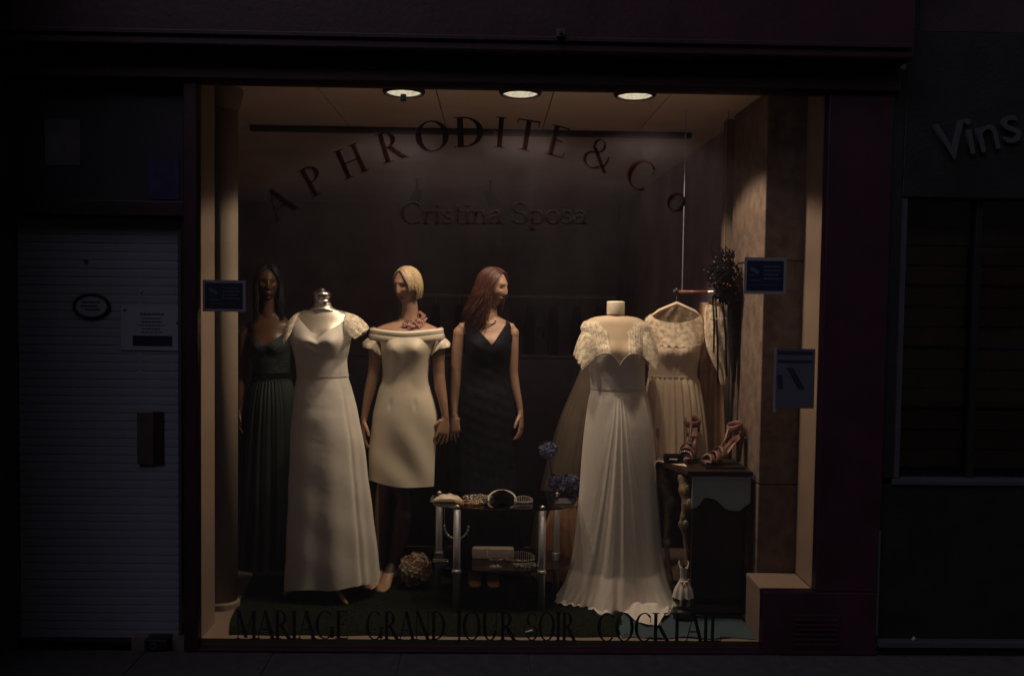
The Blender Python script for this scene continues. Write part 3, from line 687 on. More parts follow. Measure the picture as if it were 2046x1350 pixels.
dr = surf(sb, zn, lambda th: zz(966+6*math.cos(th)+1.5*math.sin(3*th), YB_)+0.0, bl_fold, 140, 100).build('dress', M_satin, rb, True)
# wide band across upper arms
b = B(); rs = []
for i, (py, g) in enumerate(((658, .0005), (656.3, .0020), (661, .0028), (667, .003), (667.7, .0016), (668.4, .003), (674, .003), (680, .003), (680.5, .000))):
    r = []
    for j in range(120):
        th = 2*math.pi*j/120; c, s = math.cos(th), math.sin(th)
        dip = 4*max(0, -s)*(1-abs(c)**2) - 2*abs(c)
        px = 813+(72+i*0.3)*c; sg_ = math.copysign(abs(s)**.72, s); q = at(px, py+dip*(1 if s < 0 else -.5), YB_)
        r.append(Vector((q.x+g*c, YB_+sg_*(.103+g-.004*abs(c))-.004, q.z)))
    rs.append(r)
b.rings(rs, False); b.build('neck_band', M_satin, dr, True)
for s in (-1, 1):
    b = B(); rs = []
    for i in range(15):
        t = i/14; r = []
        pcx = (746 if s < 0 else 878)+(-2 if s < 0 else 2)*math.sin(t*3); 
        for j in range(48):
            th = 2*math.pi*j/48; c, sn = math.cos(th), math.sin(th)
            inner = max(0, -s*c)                       # towards the body
            py = 675+t*(22+17*inner-4*max(0, s*c)); q = at(pcx, py, YB_)
            rr = .036+.028*math.sin(t*math.pi/2)+.004*math.sin(th*4+t*4)*(.2+t)+.003*math.sin(th*9)*t
            r.append(Vector((q.x+rr*c*0.95, YB_+rr*sn*1.05, q.z)))
        rs.append(r)
    rs.append([Vector((p.x*.93+rs[-1][j-24].x*.07, p.y*.93+rs[-1][j-24].y*.07, p.z+.006)) for j, p in enumerate(rs[-1])])
    b.rings(rs, False); b.build('sleeve', M_satin, dr, True)
# hair: short blonde with a swept fringe
def cap(b, M, k, lim, lift=0.03, n=48, m=18):
    rs = []
    for i in range(m+1):
        r = []
        for j in range(n):
            az = 2*math.pi*j/n; p = 0.02+(lim(az)-0.02)*i/m
            r.append(M @ (scalp(p, az, lift)*k))
        rs.append(r)
    b.rings(rs, False)
def wrap(a): return (a+math.pi) % (2*math.pi)-math.pi
def sdir(p, az): return Vector((math.sin(p)*math.sin(az), -math.sin(p)*math.cos(az), math.cos(p)))
def on_head(d, lift): return Vector((d.x*.074, d.y*.094, d.z*.113))*(1+lift)
def slerp(a, b, t):
    w_ = math.acos(max(-1, min(1, a.dot(b)))); sw_ = math.sin(w_)
    return a if sw_ < 1e-4 else (a*math.sin((1-t)*w_)+b*math.sin(t*w_))/sw_
def wig(M, k, rnd, n, part_az, front_p, ends, lift, fall, rad, root, m):
    """strands run from a parting to the sides; ends(side, f) -> azimuth, polar of the strand's end on the head"""
    b = B()
    cap(b, M, k, lambda az: (front_p-.12)+(1.75-front_p)*sst(.9, 1.7, abs(wrap(az-part_az*.3))), lift[0]*.6)
    for i in range(n):
        f = rnd.random(); side = 1 if rnd.random() < .5 else -1
        pp = -front_p+(front_p+.75)*f
        d0 = sdir(abs(pp), part_az if pp < 0 else part_az+math.pi)
        az, pe = ends(side, f, rnd); d1 = sdir(pe, az); lf = rnd.uniform(*lift); path, rd = [], []
        for q in range(8):
            t = q/7; bulge = lf*(.35+.65*math.sin(min(1, t*1.4)*math.pi/2)); path.append(M @ (on_head(slerp(d0, d1, t), bulge+.012)*k)); rd.append(rad*(.55+.45*min(1, t*4)))
        tail = fall(path[-1], path[-1]-path[-2], side, f, rnd)
        for q, p in enumerate(tail): path.append(p); rd.append(rad*(1-.85*((q+1)/len(tail))**3))
        if not tail: rd[-1] *= .3; rd[-2] *= .7
        b.tube(path, rd, 4)
    return b.build('hair', m, root, True)
def ends_bl(side, f, rnd):
    if side > 0:
        if f < .42: return R(rnd.choice((54, 66, 78, 88))+rnd.uniform(-4, 4)), rnd.uniform(1.15, 1.68)
        return R(86+89*(f-.42)/.58+rnd.uniform(-6, 6)), rnd.uniform(1.6, 2.1)
    return R(-96-78*f+rnd.uniform(-6, 6)), rnd.uniform(1.5, 2.1)
def fall_bl(p, d, side, f, rnd):
    d = d.normalized(); return [p+d*.006+Vector((0, 0, -.004)), p+d*.010+Vector((0, 0, -.012))]
wig(HM, HK, random.Random(11), 1400, R(-22), .60, ends_bl, (.05, .15), fall_bl, .0024, rb, M_blonde)
# floral choker with a spray at the right
ch = thing('x', '', ''); bpy.data.objects.remove(ch)
cb = B()
for i in range(40):
    th = 2*math.pi*i/40; q = at(819, 643, YB_+.015); cb.ball((q.x+.060*math.cos(th), q.y+.056*math.sin(th), q.z+.004*math.sin(th)), .007, 8, 5)
chk = cb.build('choker', M_pinkflower, rb, True)
def blossom(b, c, r, nrm, rnd, petals=6):
    nrm = nrm.normalized(); a = nrm.orthogonal().normalized(); d = nrm.cross(a)
    for ring, (nn, rr, lf) in enumerate(((petals, 1.0, .15), (petals-1, .62, .45))):
        for k in range(nn):
            t = 2*math.pi*(k+.5*ring)/nn+rnd.random()*.4; e = a*math.cos(t)+d*math.sin(t); f = -a*math.sin(t)+d*math.cos(t)
            R_ = r*rr*rnd.uniform(.8, 1.15)
            p0 = c+nrm*(r*.1); p1 = c+e*(R_*.55)+f*(R_*.42)+nrm*(r*lf); p2 = c+e*R_+nrm*(r*(lf+.25)); p3 = c+e*(R_*.55)-f*(R_*.42)+nrm*(r*lf)
            o = len(b.v); b.v += [tuple(p0), tuple(p1), tuple(p2), tuple(p3)]; b.f += [(o, o+1, o+2), (o, o+2, o+3)]
rnd = random.Random(5)
for px, py, dy, r in ((812, 647, -.062, .017), (824, 650, -.066, .020), (835, 648, -.058, .019), (843, 640, -.035, .017), (846, 630, -.02, .013), (830, 643, -.06, .015), (806, 650, -.06, .013), (841, 650, -.045, .014), (848, 636, -.01, .014), (818, 655, -.07, .012), (840, 624, -.01, .010)):
    fb = B(); c = at(px, py, YB_+dy); blossom(fb, c, r*1.25, Vector((.2, -1, .35)), rnd); fb.ball(c+Vector((0, -.003, .002)), r*.3, 6, 4); fb.build('flower', M_pinkflower, chk)

# ---- auburn mannequin, black lace dress -----------------------------------------
YR = 1.0
rr_ = thing('mannequin', 'mannequin with long auburn hair in a black lace V neck gown, facing right', 'mannequin', (at(970, 1160, YR).x, YR, ZF))
rows = [(628, 950, 1000, .055, .02), (640, 925, 1020, .066, .015), (648, 918, 1027, .078, .008), (662, 926, 1024, .092, 0), (682, 931, 1021, .108, -.01), (705, 932, 1019, .108, -.008), (735, 929, 1014, .095, 0), (755, 927, 1014, .094, .004), (785, 921, 1022, .11, .008), (830, 915, 1031, .12, .008),
        (900, 914, 1034, .118, .004), (1000, 912, 1036, .12, 0), (1130, 904, 1046, .135, 0)]
sr = Sec(rows, YR, .004); sr.bust = (zz(692, YR, 976), .066, .026, .045, .05, at(976, 690, YR).x)
brow = [(612, 962, 992, .045, .015), (628, 957, 993, .05, .018), (638, 940, 1008, .056, .016)] + [(r[0], r[1]+2.5, r[2]-2.5, r[3]-.008, r[4]) for r in rows[2:10]]
srb = Sec(brow, YR); srb.bust = sr.bust
b = B(); torso(b, srb, srb.z[0]+.01, srb.z[-1])
HC = at(985, 574, YR-.02); HMr = Matrix.Translation(HC) @ Matrix.Rotation(R(62), 4, 'Z') @ Matrix.Rotation(R(6), 4, 'X')
head_shape(b, HMr, HK)
b.tube([at(976, 642, YR+.012), at(977, 622, YR+.008), at(979, 602, YR), at(981, 585, YR)], [.056, .047, .045, .045], 24)
pa, ra = px_arm([(940, 650, 0, .026), (926, 654, 0, .035), (919, 668, 0, .040), (914, 700, 0, .036), (911, 740, .0, .031), (910, 770, -.005, .030), (908, 800, -.015, .025), (908, 830, -.025, .019)], YR); b.tube(pa, ra, 20); b.ball(pa[2]+Vector((0, 0, .004)), ra[2]*1.04, 20, 14, (1, 1, 1.15))
hand(b, pa[-1], Vector((.10, -.12, -1)), Vector((1, -.5, 0)), Vector((.5, .8, 0)), spread=1.5)
pa, ra = px_arm([(1008, 650, 0, .026), (1019, 654, 0, .032), (1025, 668, 0, .035), (1026, 700, .0, .030), (1026, 745, .005, .027), (1030, 776, .0, .027), (1036, 802, -.01, .022), (1040, 824, -.015, .017)], YR); b.tube(pa, ra, 20); b.ball(pa[2]+Vector((0, 0, .004)), ra[2]*1.04, 20, 14, (1, 1, 1.15))
hand(b, pa[-1], Vector((.05, -.1, -1)), Vector((-.3, -1, 0)), Vector((-1, 0, 0)))
for dx in (-22, 14):
    pa, ra = px_arm([(972+dx, 900, 0, .07), (970+dx, 1000, 0, .05), (968+dx, 1070, .01, .044), (967+dx, 1135, .02, .028), (967+dx, 1146, .02, .027)], YR); b.tube(pa, ra, 18); foot(b, pa[-1], Vector((.1, -1, 0)), .05)
fuse(b, 'body', [M_skinred, M_lips, M_eye], rr_, HMr, HK)
zS, zV, zA, zBk = zz(637, YR, 976), zz(687, YR, 976), zz(668, YR, 976), zz(650, YR, 976)
cV = 0.16
def rd_top(th):
    c, s = math.cos(th), math.sin(th); a = abs(c-cV*(s < 0)*(1-abs(c)))
    if a > .74: return zS+(zA-zS)*sst(.74, .93, a)
    if s < 0:
        return zV+(zS-.004-zV)*(a/.74)**1.15 + .0025*abs(math.sin(a*26))
    return zBk+(zS-zBk)*(a/.74)
def rd_fold(th, z, t):
    k = sst(zz(800, YR), zz(1130, YR), z)
    return k*(.006*math.sin(th*17)+.004*math.sin(th*9+1))+.0012*math.sin(z*90+th*5)*(1-k)
surf(sr, rd_top, lambda th: zz(1128+5*math.sin(th*3), YR), rd_fold, 160, 110, off=.003).build('dress', M_navylace, rr_, True)
def ends_rd(side, f, rnd): return side*R(72+103*min(1, f*1.15)+rnd.uniform(-5, 5)), rnd.uniform(1.45, 1.75)
def fall_long(lmin, lmax, back, keep):
    def fn(p, d, side, f, rnd):
        L = rnd.uniform(lmin, lmax); ph = rnd.uniform(0, 6); out = []; bk = back*rnd.uniform(.3, 1.0); oy = rnd.uniform(-.01, .03)
        if keep(side, f): L *= .55; bk *= .2
        for q in range(1, 10):
            t = q/9; out.append(p+Vector((-bk*t**1.3+.007*math.sin(ph+t*6), oy*t+.007*math.cos(ph+t*5), -L*t)))
        return out
    return fn
wig(HMr, HK, random.Random(4), 1700, 0.0, .60, ends_rd, (.08, .24), fall_long(.14, .27, .085, lambda sd, f: sd > 0 and f < .5), .0025, rr_, M_auburn)
nb = B()
for i in range(26):
    t = i/25*math.pi; q = at(972+18*math.cos(t), 640+8*math.sin(t), YR-.085+.03*abs(math.cos(t))); nb.ball(q, .0045, 7, 5)
nb.build('necklace', M_goldbead, rr_, True)

# ---- dark haired mannequin, green gown ------------------------------------------
YG = 1.32
rg = thing('mannequin', 'dark haired brown skinned mannequin in a bottle green gown behind the round column', 'mannequin', (at(540, 1160, YG).x, YG, ZF))
rows = [(625, 512, 562, .052, .02), (638, 494, 583, .066, .012), (648, 489, 588, .08, .006), (665, 497, 582, .095, 0), (688, 500, 580, .11, -.01), (712, 505, 579, .105, 0), (745, 510, 578, .092, 0), (752, 509, 579, .094, 0), (775, 500, 588, .115, 0), (810, 493, 597, .14, 0), (900, 484, 606, .17, 0), (1030, 478, 612, .19, 0), (1172, 470, 618, .21, 0)]
sg = Sec(rows, YG, .004); sg.bust = (zz(692, YG, 540), .064, .026, .045, .05, at(540, 690, YG).x)
brow = [(604, 524, 553, .045, .012), (622, 520, 555, .05, .016), (636, 506, 572, .058, .012)] + [(r[0], r[1]+3, r[2]-3, r[3]-.009, r[4]) for r in rows[2:9]]
sgb = Sec(brow, YG); sgb.bust = sg.bust
b = B(); torso(b, sgb, sgb.z[0]+.01, sgb.z[-1])
HC = at(535, 566, YG-.02); HMg = Matrix.Translation(HC) @ Matrix.Rotation(R(16), 4, 'Z'); HG = .95
head_shape(b, HMg, HG)
b.tube([at(538, 636, YG+.01), at(538, 615, YG+.006), at(537, 595, YG), at(536, 580, YG)], [.056, .047, .045, .045], 24)
for pts in ([(494, 655, 0, .037), (489, 668, 0, .039), (486, 705, 0, .034), (482, 745, 0, .030), (480, 790, -.02, .024), (480, 815, -.03, .018)], [(583, 655, 0, .037), (590, 668, 0, .039), (594, 705, 0, .034), (598, 745, 0, .030), (602, 790, -.02, .024), (603, 815, -.03, .018)]):
    pa, ra = px_arm(pts, YG); b.tube(pa, ra, 18); hand(b, pa[-1], Vector((0, -.1, -1)), Vector((0, -1, 0)), Vector((1 if pts[0][0] < 540 else -1, 0, 0)))
for dx in (-18, 18):
    pa, ra = px_arm([(540+dx, 800, 0, .07), (540+dx, 850, 0, .075), (540+dx, 960, 0, .052), (540+dx, 1060, 0, .045), (540+dx, 1120, .02, .03), (540+dx, 1132, .02, .028)], YG); b.tube(pa, ra, 16); foot(b, pa[-1], Vector((0, -1, 0)), .04)
fuse(b, 'body', [M_skindark, M_lips, M_eye], rg, HMg, HG)
zV, zS, zA = zz(688, YG, 540), zz(660, YG, 540), zz(672, YG, 540)
def gr_top(th):
    c, s = math.cos(th), math.sin(th); a = abs(c)
    if a > .86: return zS+(zA-zS)*sst(.86, .98, a)
    return zV+(zS-zV)*(a/.86)**1.1 if s < 0 else zA
zW = zz(748, YG, 540)
surf(sg, gr_top, zW-.03, None, 120, 30, off=.004).build('bodice', M_greenseq, rg, True)
surf(sg, zW+.012, zz(1165, YG, 540), lambda th, z, t: (1-t)*(.016*math.sin(th*19)+.010*math.sin(th*11+2))+.003*math.sin(th*40), 220, 60).build('skirt', M_green, rg, True)
surf(sg, zW+.016, zW-.014, None, 80, 4, off=.010).build('belt', M_blackcloth, rg, True)
def ends_gr(side, f, rnd): return side*R(58+117*min(1, f*1.15)+rnd.uniform(-5, 5)), rnd.uniform(1.45, 1.75)
wig(HMg, HG, random.Random(9), 800, 0.0, .60, ends_gr, (.08, .22), fall_long(.12, .26, -.01, lambda sd, f: False), .0032, rg, M_brunette)

# ================================================================== DRESS FORMS
# ---- white V-neck gown on the silver bust ---------------------------------------
YW = 0.70
rw = thing('dress_form', 'silver necked dress form in a long plain white V neck gown with lace cap sleeves', 'dress form', (at(650, 1190, YW).x, YW, ZF))
rows = [(616, 618, 672, .055, .02), (622, 600, 690, .060, .026), (630, 583, 708, .070, .021), (642, 578, 712, .084, .013), (660, 579, 706, .106, -.002), (680, 582, 700, .118, -.013), (700, 588, 696, .112, -.008), (720, 592, 692, .103, 0), (747, 595, 694, .098, .002), (776, 590, 702, .112, .004), (806, 587, 709, .128, .004), (835, 584, 715, .138, .0), (880, 581, 724, .150, 0), (960, 578, 733, .165, 0), (1060, 574, 744, .185, 0), (1180, 569, 755, .205, 0)]
sw = Sec(rows, YW, 0); sw.bust = (zz(682, YW, 648), .072, .030, .048, .052, at(645, 680, YW).x)
brow = [(605, 627, 660, .042, .015), (612, 624, 662, .045, .016), (618, 616, 672, .052, .018)] + [(r[0], r[1]+1.5, r[2]-1.5, r[3]-.007, r[4]) for r in rows[1:11]]
swb = Sec(brow, YW); swb.bust = sw.bust
b = B(); torso(b, swb, swb.z[0]+.01, swb.z[-1], 96, 110); b.build('bust', M_bustskin, rw, True)
q = at(643, 606, YW+.015)
B().lathe([(.046, -.02), (.047, 0), (.049, .004), (.049, .016), (.046, .019), (.045, .03), (.052, .034), (.053, .05), (.050, .058), (.040, .066), (.022, .072), (.018, .080), (.010, .084), (.001, .085)], q, 40).build('neck_cap', M_silver, rw, True)
q2 = at(641, 604, YW-.04)
B().box((q2.x-.014, q2.y-.004, q2.z-.012), (q2.x+.014, q2.y, q2.z+.012), .002).build('maker_plate', M_chrome, rw)
zS, zV, zA, zBk = zz(626, YW, 646), zz(674, YW, 648), zz(668, YW, 646), zz(640, YW, 646)
def w_top(th):
    c, s = math.cos(th), math.sin(th); cc = c-.03*(s < 0); a = abs(cc)
    if a > .88: return zS+(zA-zS)*sst(.88, .985, a)
    if s < 0: return zV+(zS-zV)*(a/.88)**1.0
    return zBk+(zS-zBk)*(a/.88)
zWs = zz(747, YW, 646)
def w_bod(th, z, t):
    c, s = math.cos(th), math.sin(th); f = 0.004
    if s < 0:                                     # surplice folds running into the centre
        u = z-zz(690, YW, 646); f += .0055*math.sin(120*(u-abs(c-.02)*.10))*math.exp(-((c+.06)/.24)**2)*math.exp(-(u/.05)**2)
    return f
gw = surf(sw, w_top, zWs-.004, w_bod, 160, 70).build('gown', M_white, rw, True)
def w_skirt(th, z, t):
    k = 1-t
    f = .003+k*(.013*math.sin(th*5+.8*math.sin(th*2)+.6)+.007*math.sin(th*9+1.3))*(.28+.72*k)+.0012*math.sin(th*3+z*24)
    f += .035*k*math.exp(-((wrap(th-R(345)))/.16)**2)-.02*k*math.exp(-((wrap(th-R(318)))/.07)**2)-.02*k*math.exp(-((wrap(th-R(207)))/.06)**2)
    return f
def w_hem(th):
    return zz(1172+14*max(0, -math.cos(th))**2*1.2-2*math.sin(th*5)-4*max(0, math.cos(th)), .56, 650)
surf(sw, zWs, w_hem, w_skirt, 260, 110).build('skirt', M_white, gw, True)
surf(sw, zWs+.008, zWs-.010, None, 120, 4, off=.0065).build('waist_seam', M_white, gw, True)
def cap_sleeve(parent, m, top, side, Y, dep=(.085, .105), wob=.004, seed=0):
    """top, side: three px points each (over the shoulder; front edge under the arm)"""
    def bez(P, t): return P[0]*(1-t)**2+P[1]*(2*t*(1-t))+P[2]*t*t
    T = [at(*p, Y) for p in top]; S_ = [at(*p, Y) for p in side]; b = B(); rs = []
    for i in range(21):
        t = i/20; r = []
        for j in range(57):
            a = -1.45+2.9*j/56; k = abs(a)/1.45; p = bez(T, t).lerp(bez(S_, t), k**1.6)
            w_ = wob*t*t*(math.sin(a*15+seed)+.5*math.sin(a*31))
            r.append(Vector((p.x+w_, Y+math.sin(a)*(dep[0]+(dep[1]-dep[0])*t)-.006*math.sin(t*math.pi), p.z+w_*.8+.003*math.sin(a*22+seed)*t)))
        rs.append(r)
    b.rings(rs, False, False); return b.build('cap_sleeve', m, parent, True)
cap_sleeve(gw, M_lace, ((690, 624), (722, 628), (736, 657)), ((692, 662), (704, 668), (716, 675)), YW)
cap_sleeve(gw, M_lace, ((600, 624), (578, 630), (569, 660)), ((588, 664), (582, 676), (575, 690)), YW, seed=2)
# wooden tripod under it
st = at(652, 1100, YW)
B().tube([(st.x, YW, .9), (st.x, YW, ZF+.14)], .017, 12).build('pole', M_wood, rw, True)
for a in (-52, 68, 188):
    d = Vector((math.sin(R(a+90)), -math.cos(R(a+90)), 0)) if False else Vector((math.cos(R(a)), math.sin(R(a)), 0))
    B().tube([Vector((st.x, YW, ZF+.13)), Vector((st.x, YW, ZF+.075))+d*.11, Vector((st.x, YW, ZF+.012))+d*.235], [.014, .015, .011], 10).build('leg', M_wood, rw, True)

# ---- gown with lace cap sleeves on the ivory bust --------------------------------
YE = 0.68
re = thing('dress_form', 'ivory dress form in a white sweetheart gown with lace cap sleeves and sweeping train', 'dress form', (at(1232, 1200, YE).x, YE, ZF))
rows = [(624, 1208, 1252, .05, .02), (633, 1190, 1272, .062, .018), (642, 1170, 1290, .075, .012), (655, 1162, 1298, .085, .006), (675, 1166, 1296, .1, -.002), (700, 1174, 1290, .114, -.01), (720, 1178, 1286, .114, -.008), (745, 1180, 1286, .104, 0), (773, 1182, 1287, .100, 0), (800, 1177, 1294, .115, 0), (850, 1170, 1303, .14, 0), (900, 1165, 1307, .155, 0), (1000, 1158, 1313, .175, 0), (1100, 1148, 1320, .195, 0), (1160, 1136, 1329, .21, 0), (1196, 1120, 1343, .225, 0)]
se = Sec(rows, YE); se.bust = (zz(705, YE, 1232), .070, .030, .048, .05, at(1233, 700, YE).x)
brow = [(616, 1219, 1243, .034, .015), (626, 1218, 1244, .035, .016), (631, 1212, 1250, .045, .018)] + [(r[0], r[1]+2, r[2]-2, r[3]-.007, r[4]) for r in rows[1:10]]
seb = Sec(brow, YE); seb.bust = se.bust
b = B(); torso(b, seb, seb.z[0]+.01, seb.z[-1], 96, 110); b.build('bust', M_ivory, re, True)
q = at(1230, 628, YE+.014)
B().lathe([(.049, 0), (.050, .004), (.050, .066), (.048, .072), (.040, .074), (.001, .075)], q, 36).build('neck_block', M_neckblock, re, True)
zD, zP, zA = zz(727, YE, 1232), zz(703, YE, 1232), zz(716, YE, 1232)
def e_top(th):
    c, s = math.cos(th), math.sin(th); a = abs(c)
    if s >= 0: return zA
    if a < .42: return zD+(zP-zD)*math.sin(a/.42*math.pi/2)**.9
    return zP+(zA-zP)*sst(.5, 1, a)
zWe = zz(773, YE, 1232)
ge = surf(se, e_top, zWe-.003, lambda th, z, t: .005+.001*math.sin(th*60), 160, 50).build('gown', M_chiffon, re, True)
def e_fold(th, z, t):
    k = 1-t; s = math.sin(th); d = wrap(th-R(268))
    f = .004
    g = d/(.09+.55*k)                                # fan of pleats falling from the centre of the waist
    f += .0095*(math.sin(g*9+.6*math.sin(g*4))+.35*math.sin(g*19))*math.exp(-(g/1.1)**2)*sst(0, .12, k)*(.35+.65*min(1, k*1.6))
    f += k*k*(.012*math.sin(th*7+1)+.007*math.sin(th*13))
    f += .05*max(0, k-.86)/.14*(.6+.4*math.sin(th*6))
    f += .006*max(0, k-.93)/.07*math.sin(th*46)
    return f
def e_hem(th): return ZF+.012+.006*math.sin(th*14)
sk = surf(se, zWe, e_hem, e_fold, 320, 130).build('skirt', M_chiffon, ge, True)
surf(se, zWe+.007, zWe-.008, None, 120, 4, off=.0075).build('waist_seam', M_chiffon, ge, True)
b = B(); pth = [se.point(R(182)+R(176)*i/80, e_top(R(182)+R(176)*i/80)+.001, .0065) for i in range(81)]
b.tube(pth, .0018, 6); b.build('neckline_piping', M_chiffon, ge, True)
# lace yoke, front left and front right, open at the centre
for s0, s1 in ((R(182), R(252)), (R(286), R(358))):
    def yt(th):
        c = abs(math.cos(th)); return zz(640, YE, 1232)-.006-.05*sst(.62, .28, c)*1.0
    surf(se, yt, lambda th: e_top(th)-.012, lambda th, z, t: .0015*math.sin(th*70), 50, 40, s0, s1, off=.0045).build('lace_yoke', M_lace, ge, True)
surf(se, zz(640, YE, 1232), zA-.01, None, 60, 30, R(5), R(175), off=.004).build('lace_back', M_lace, ge, True)
cap_sleeve(ge, M_lace, ((1196, 638), (1158, 645), (1146, 708)), ((1196, 703), (1180, 716), (1160, 735)), YE, (.080, .112), .003)
cap_sleeve(ge, M_lace, ((1268, 638), (1300, 646), (1314, 706)), ((1270, 702), (1288, 716), (1303, 736)), YE, (.080, .112), .003, 3)
b = B(); rs = []
for q in range(7):
    t = q/6; r = []
    for i in range(241):
        th = R(178)+R(184)*i/240; w_ = .030+.012*math.sin(th*9)+.006*math.sin(th*23)
        p = se.point(th, ZF+.03, e_fold(th, ZF+.03, 0.02)-.012+w_*t)
        r.append(Vector((p.x, p.y, ZF+.010+.024*(1-t)**1.5+.007*math.sin(th*37+2*math.sin(th*5))*t+.006*math.sin(th*61)*t*(1-t)*2)))
    rs.append(r)
b.rings(rs, False, False); b.build('hem_ruffle', M_chiffon, ge, True)
# train spread on the floor in front
b = B(); rs = []
for j in range(31):
    v = j/30; r = []
    for i in range(61):
        u = i/60; fx = at(1245+u*88, 1215, .5).x
        yy = .50-(.26+.05*math.sin(u*4+.5)+.012*math.sin(u*23))*v*(math.sin(math.pi*min(1, max(0, u*.94+.03)))**.65)
        zf = ZF+.010+.013*math.sin(u*21+v*5+2*math.sin(u*5))*v**.6*(1-.5*v)+.030*(1-v)**2+.012*noise.noise(Vector((u*6, v*4, 2)))+.006
        r.append(Vector((fx+.03*v*(u-.5), yy, max(ZF+.010, zf))))
    rs.append(r)
b.rings(rs, False, False); b.build('train', M_chiffon, ge, True)
q = at(1232, 1100, YE)
B().tube([(q.x, YE, .95), (q.x, YE, ZF+.02)], .016, 12).build('pole', M_darkwood, re, True)
B().lathe([(.14, 0), (.14, .012), (.03, .03), (.018, .05)], (q.x, YE, ZF+.003), 32).build('stand_base', M_darkwood, re, True)

# ---- two dim gowns behind it ------------------------------------------------------
YO = 1.22
ro = thing('dress_form', 'dim olive brown taffeta gown half hidden behind the lace sleeved gown', 'dress form', (at(1165, 1150, YO).x, YO, ZF))
rows = [(640, 1190, 1236, .05), (690, 1176, 1246, .09), (740, 1160, 1252, .09), (780, 1144, 1262, .11), (850, 1116, 1278, .15), (950, 1090, 1290, .19), (1050, 1070, 1300, .21), (1130, 1060, 1304, .22)]
s_ = Sec(rows, YO); 
surf(s_, zz(640, YO, 1170), zz(1128, YO, 1170), lambda th, z, t: (1-t)*(.02*math.sin(th*12+1)+.012*math.sin(th*21)), 200, 70).build('gown', M_olive, ro, True)
q = at(1172, 1100, YO); B().tube([(q.x, YO, .5), (q.x, YO, ZF)], .015, 10).build('pole', M_darkwood, ro); B().lathe([(.15, 0), (.15, .015), (.02, .03)], (q.x, YO, ZF), 24).build('stand_base', M_darkwood, ro)
YP = .98
rp_ = thing('dress_form', 'low peach satin skirt on a child size form behind the glass table', 'dress form', (at(1125, 1150, YP).x, YP, ZF))
rows = [(985, 1112, 1150, .05), (1000, 1106, 1156, .06), (1030, 1098, 1166, .075), (1080, 1084, 1180, .10), (1150, 1066, 1196, .125)]
s_ = Sec(rows, YP)
surf(s_, zz(985, YP, 1130), zz(1150, YP, 1130), lambda th, z, t: (1-t)*(.012*math.sin(th*11)+.008*math.sin(th*19+1))+.002, 160, 40).build('skirt', M_peach, rp_, True)
surf(s_, zz(1006, YP, 1130), zz(992, YP, 1130), None, 60, 4, off=.006).build('waistband', M_champ, rp_, True)
q = at(1131, 1100, YP); B().tube([(q.x, YP, zz(987, YP)), (q.x, YP, ZF)], .012, 10).build('pole', M_darkwood, rp_)
c = at(1064, 1075, YP-.12)

# ================================================================== HANGING DRESSES ON THE ROD
YH = .84
rod = thing('display_rod', 'reddish wooden rod hung from the ceiling by a thin wire', 'rod', (at(1362, 585, YH).x, YH, zz(585, YH, 1400)))
pA, pB = at(1349, 583, YH), at(1452, 584, YH)
B().tube([pA, pB], .011, 14).build('rod', M_redwood, rod, True)
for f, r in ((0.0, .018), (.03, .015), (.97, .015), (1.0, .017)): B().ball(pA.lerp(pB, f), r, 12, 8).build('finial', M_black, rod, True)
B().tube([pA.lerp(pB, .62), pA.lerp(pB, .95)], .0125, 14).build('metal_sleeve', M_silver, rod, True)
q = at(1363, 580, YH)
B().tube([(q.x, YH, ZC), (q.x, YH, q.z)], .0028, 6).build('wire', M_chrome, rod)
q3 = at(1447, 580, YH); B().tube([(q3.x, YH, ZC), (q3.x, YH, q3.z)], .0014, 6).build('wire', M_black, rod)
hd = thing('hanging_dress', 'champagne dress with lace yoke and pleated skirt hanging from the wooden rod', 'dress', (at(1352, 590, YH).x, YH, zz(590, YH, 1352)))
rows = [(600, 1340, 1366, .018), (612, 1316, 1386, .022), (625, 1296, 1402, .032), (640, 1281, 1411, .045), (655, 1282, 1409, .055), (680, 1296, 1403, .075), (705, 1299, 1398, .085), (735, 1297, 1393, .075), (748, 1297, 1391, .072), (765, 1294, 1397, .08), (850, 1285, 1409, .105), (905, 1281, 1413, .115), (960, 1276, 1420, .125)]
sh_ = Sec(rows, YH); sh_.bust = (zz(700, YH, 1348), .06, .02, .05, .05, at(1347, 700, YH).x)
def h_top(th):
    c, s = math.cos(th), math.sin(th); a = abs(c)
    if a > .9: return zz(640, YH, 1348)+(zz(662, YH, 1348)-zz(640, YH, 1348))*sst(.9, 1, a)
    if s < 0: return zz(644-18*(a/.9)**2.2, YH, 1348)
    return zz(606+24*(a/.9)**1.5, YH, 1348)
hg = surf(sh_, lambda th: zz(690, YH, 1348)+.012*math.cos(2*th), zz(748, YH, 1348), lambda th, z, t: .001*math.sin(th*30), 120, 30).build('bodice', M_champ, hd, True)
surf(sh_, h_top, lambda th: zz(691, YH, 1348)+.006*math.sin(th*22), lambda th, z, t: .002*math.sin(th*14+z*30), 140, 34, off=.002).build('lace_yoke', M_lace2, hd, True)
surf(sh_, zz(747, YH, 1348), zz(950, YH, 1348), lambda th, z, t: .002+(.3+.7*(1-t))*(.0085*math.sin(th*26+1.2*math.sin(th*3))+.003*math.sin(th*44)), 300, 50).build('skirt', M_champ, hd, True)
surf(sh_, zz(742, YH, 1348), zz(752, YH, 1348), None, 100, 4, off=.005).build('waistband', M_champ, hd, True)
b = B(); h0 = at(1352, 598, YH); b.tube([at(1290, 640, YH), at(1318, 620, YH), at(1352, 606, YH), at(1388, 622, YH), at(1408, 642, YH)], [.007, .010, .012, .010, .007], 10); b.build('hanger', M_champ, hd, True)
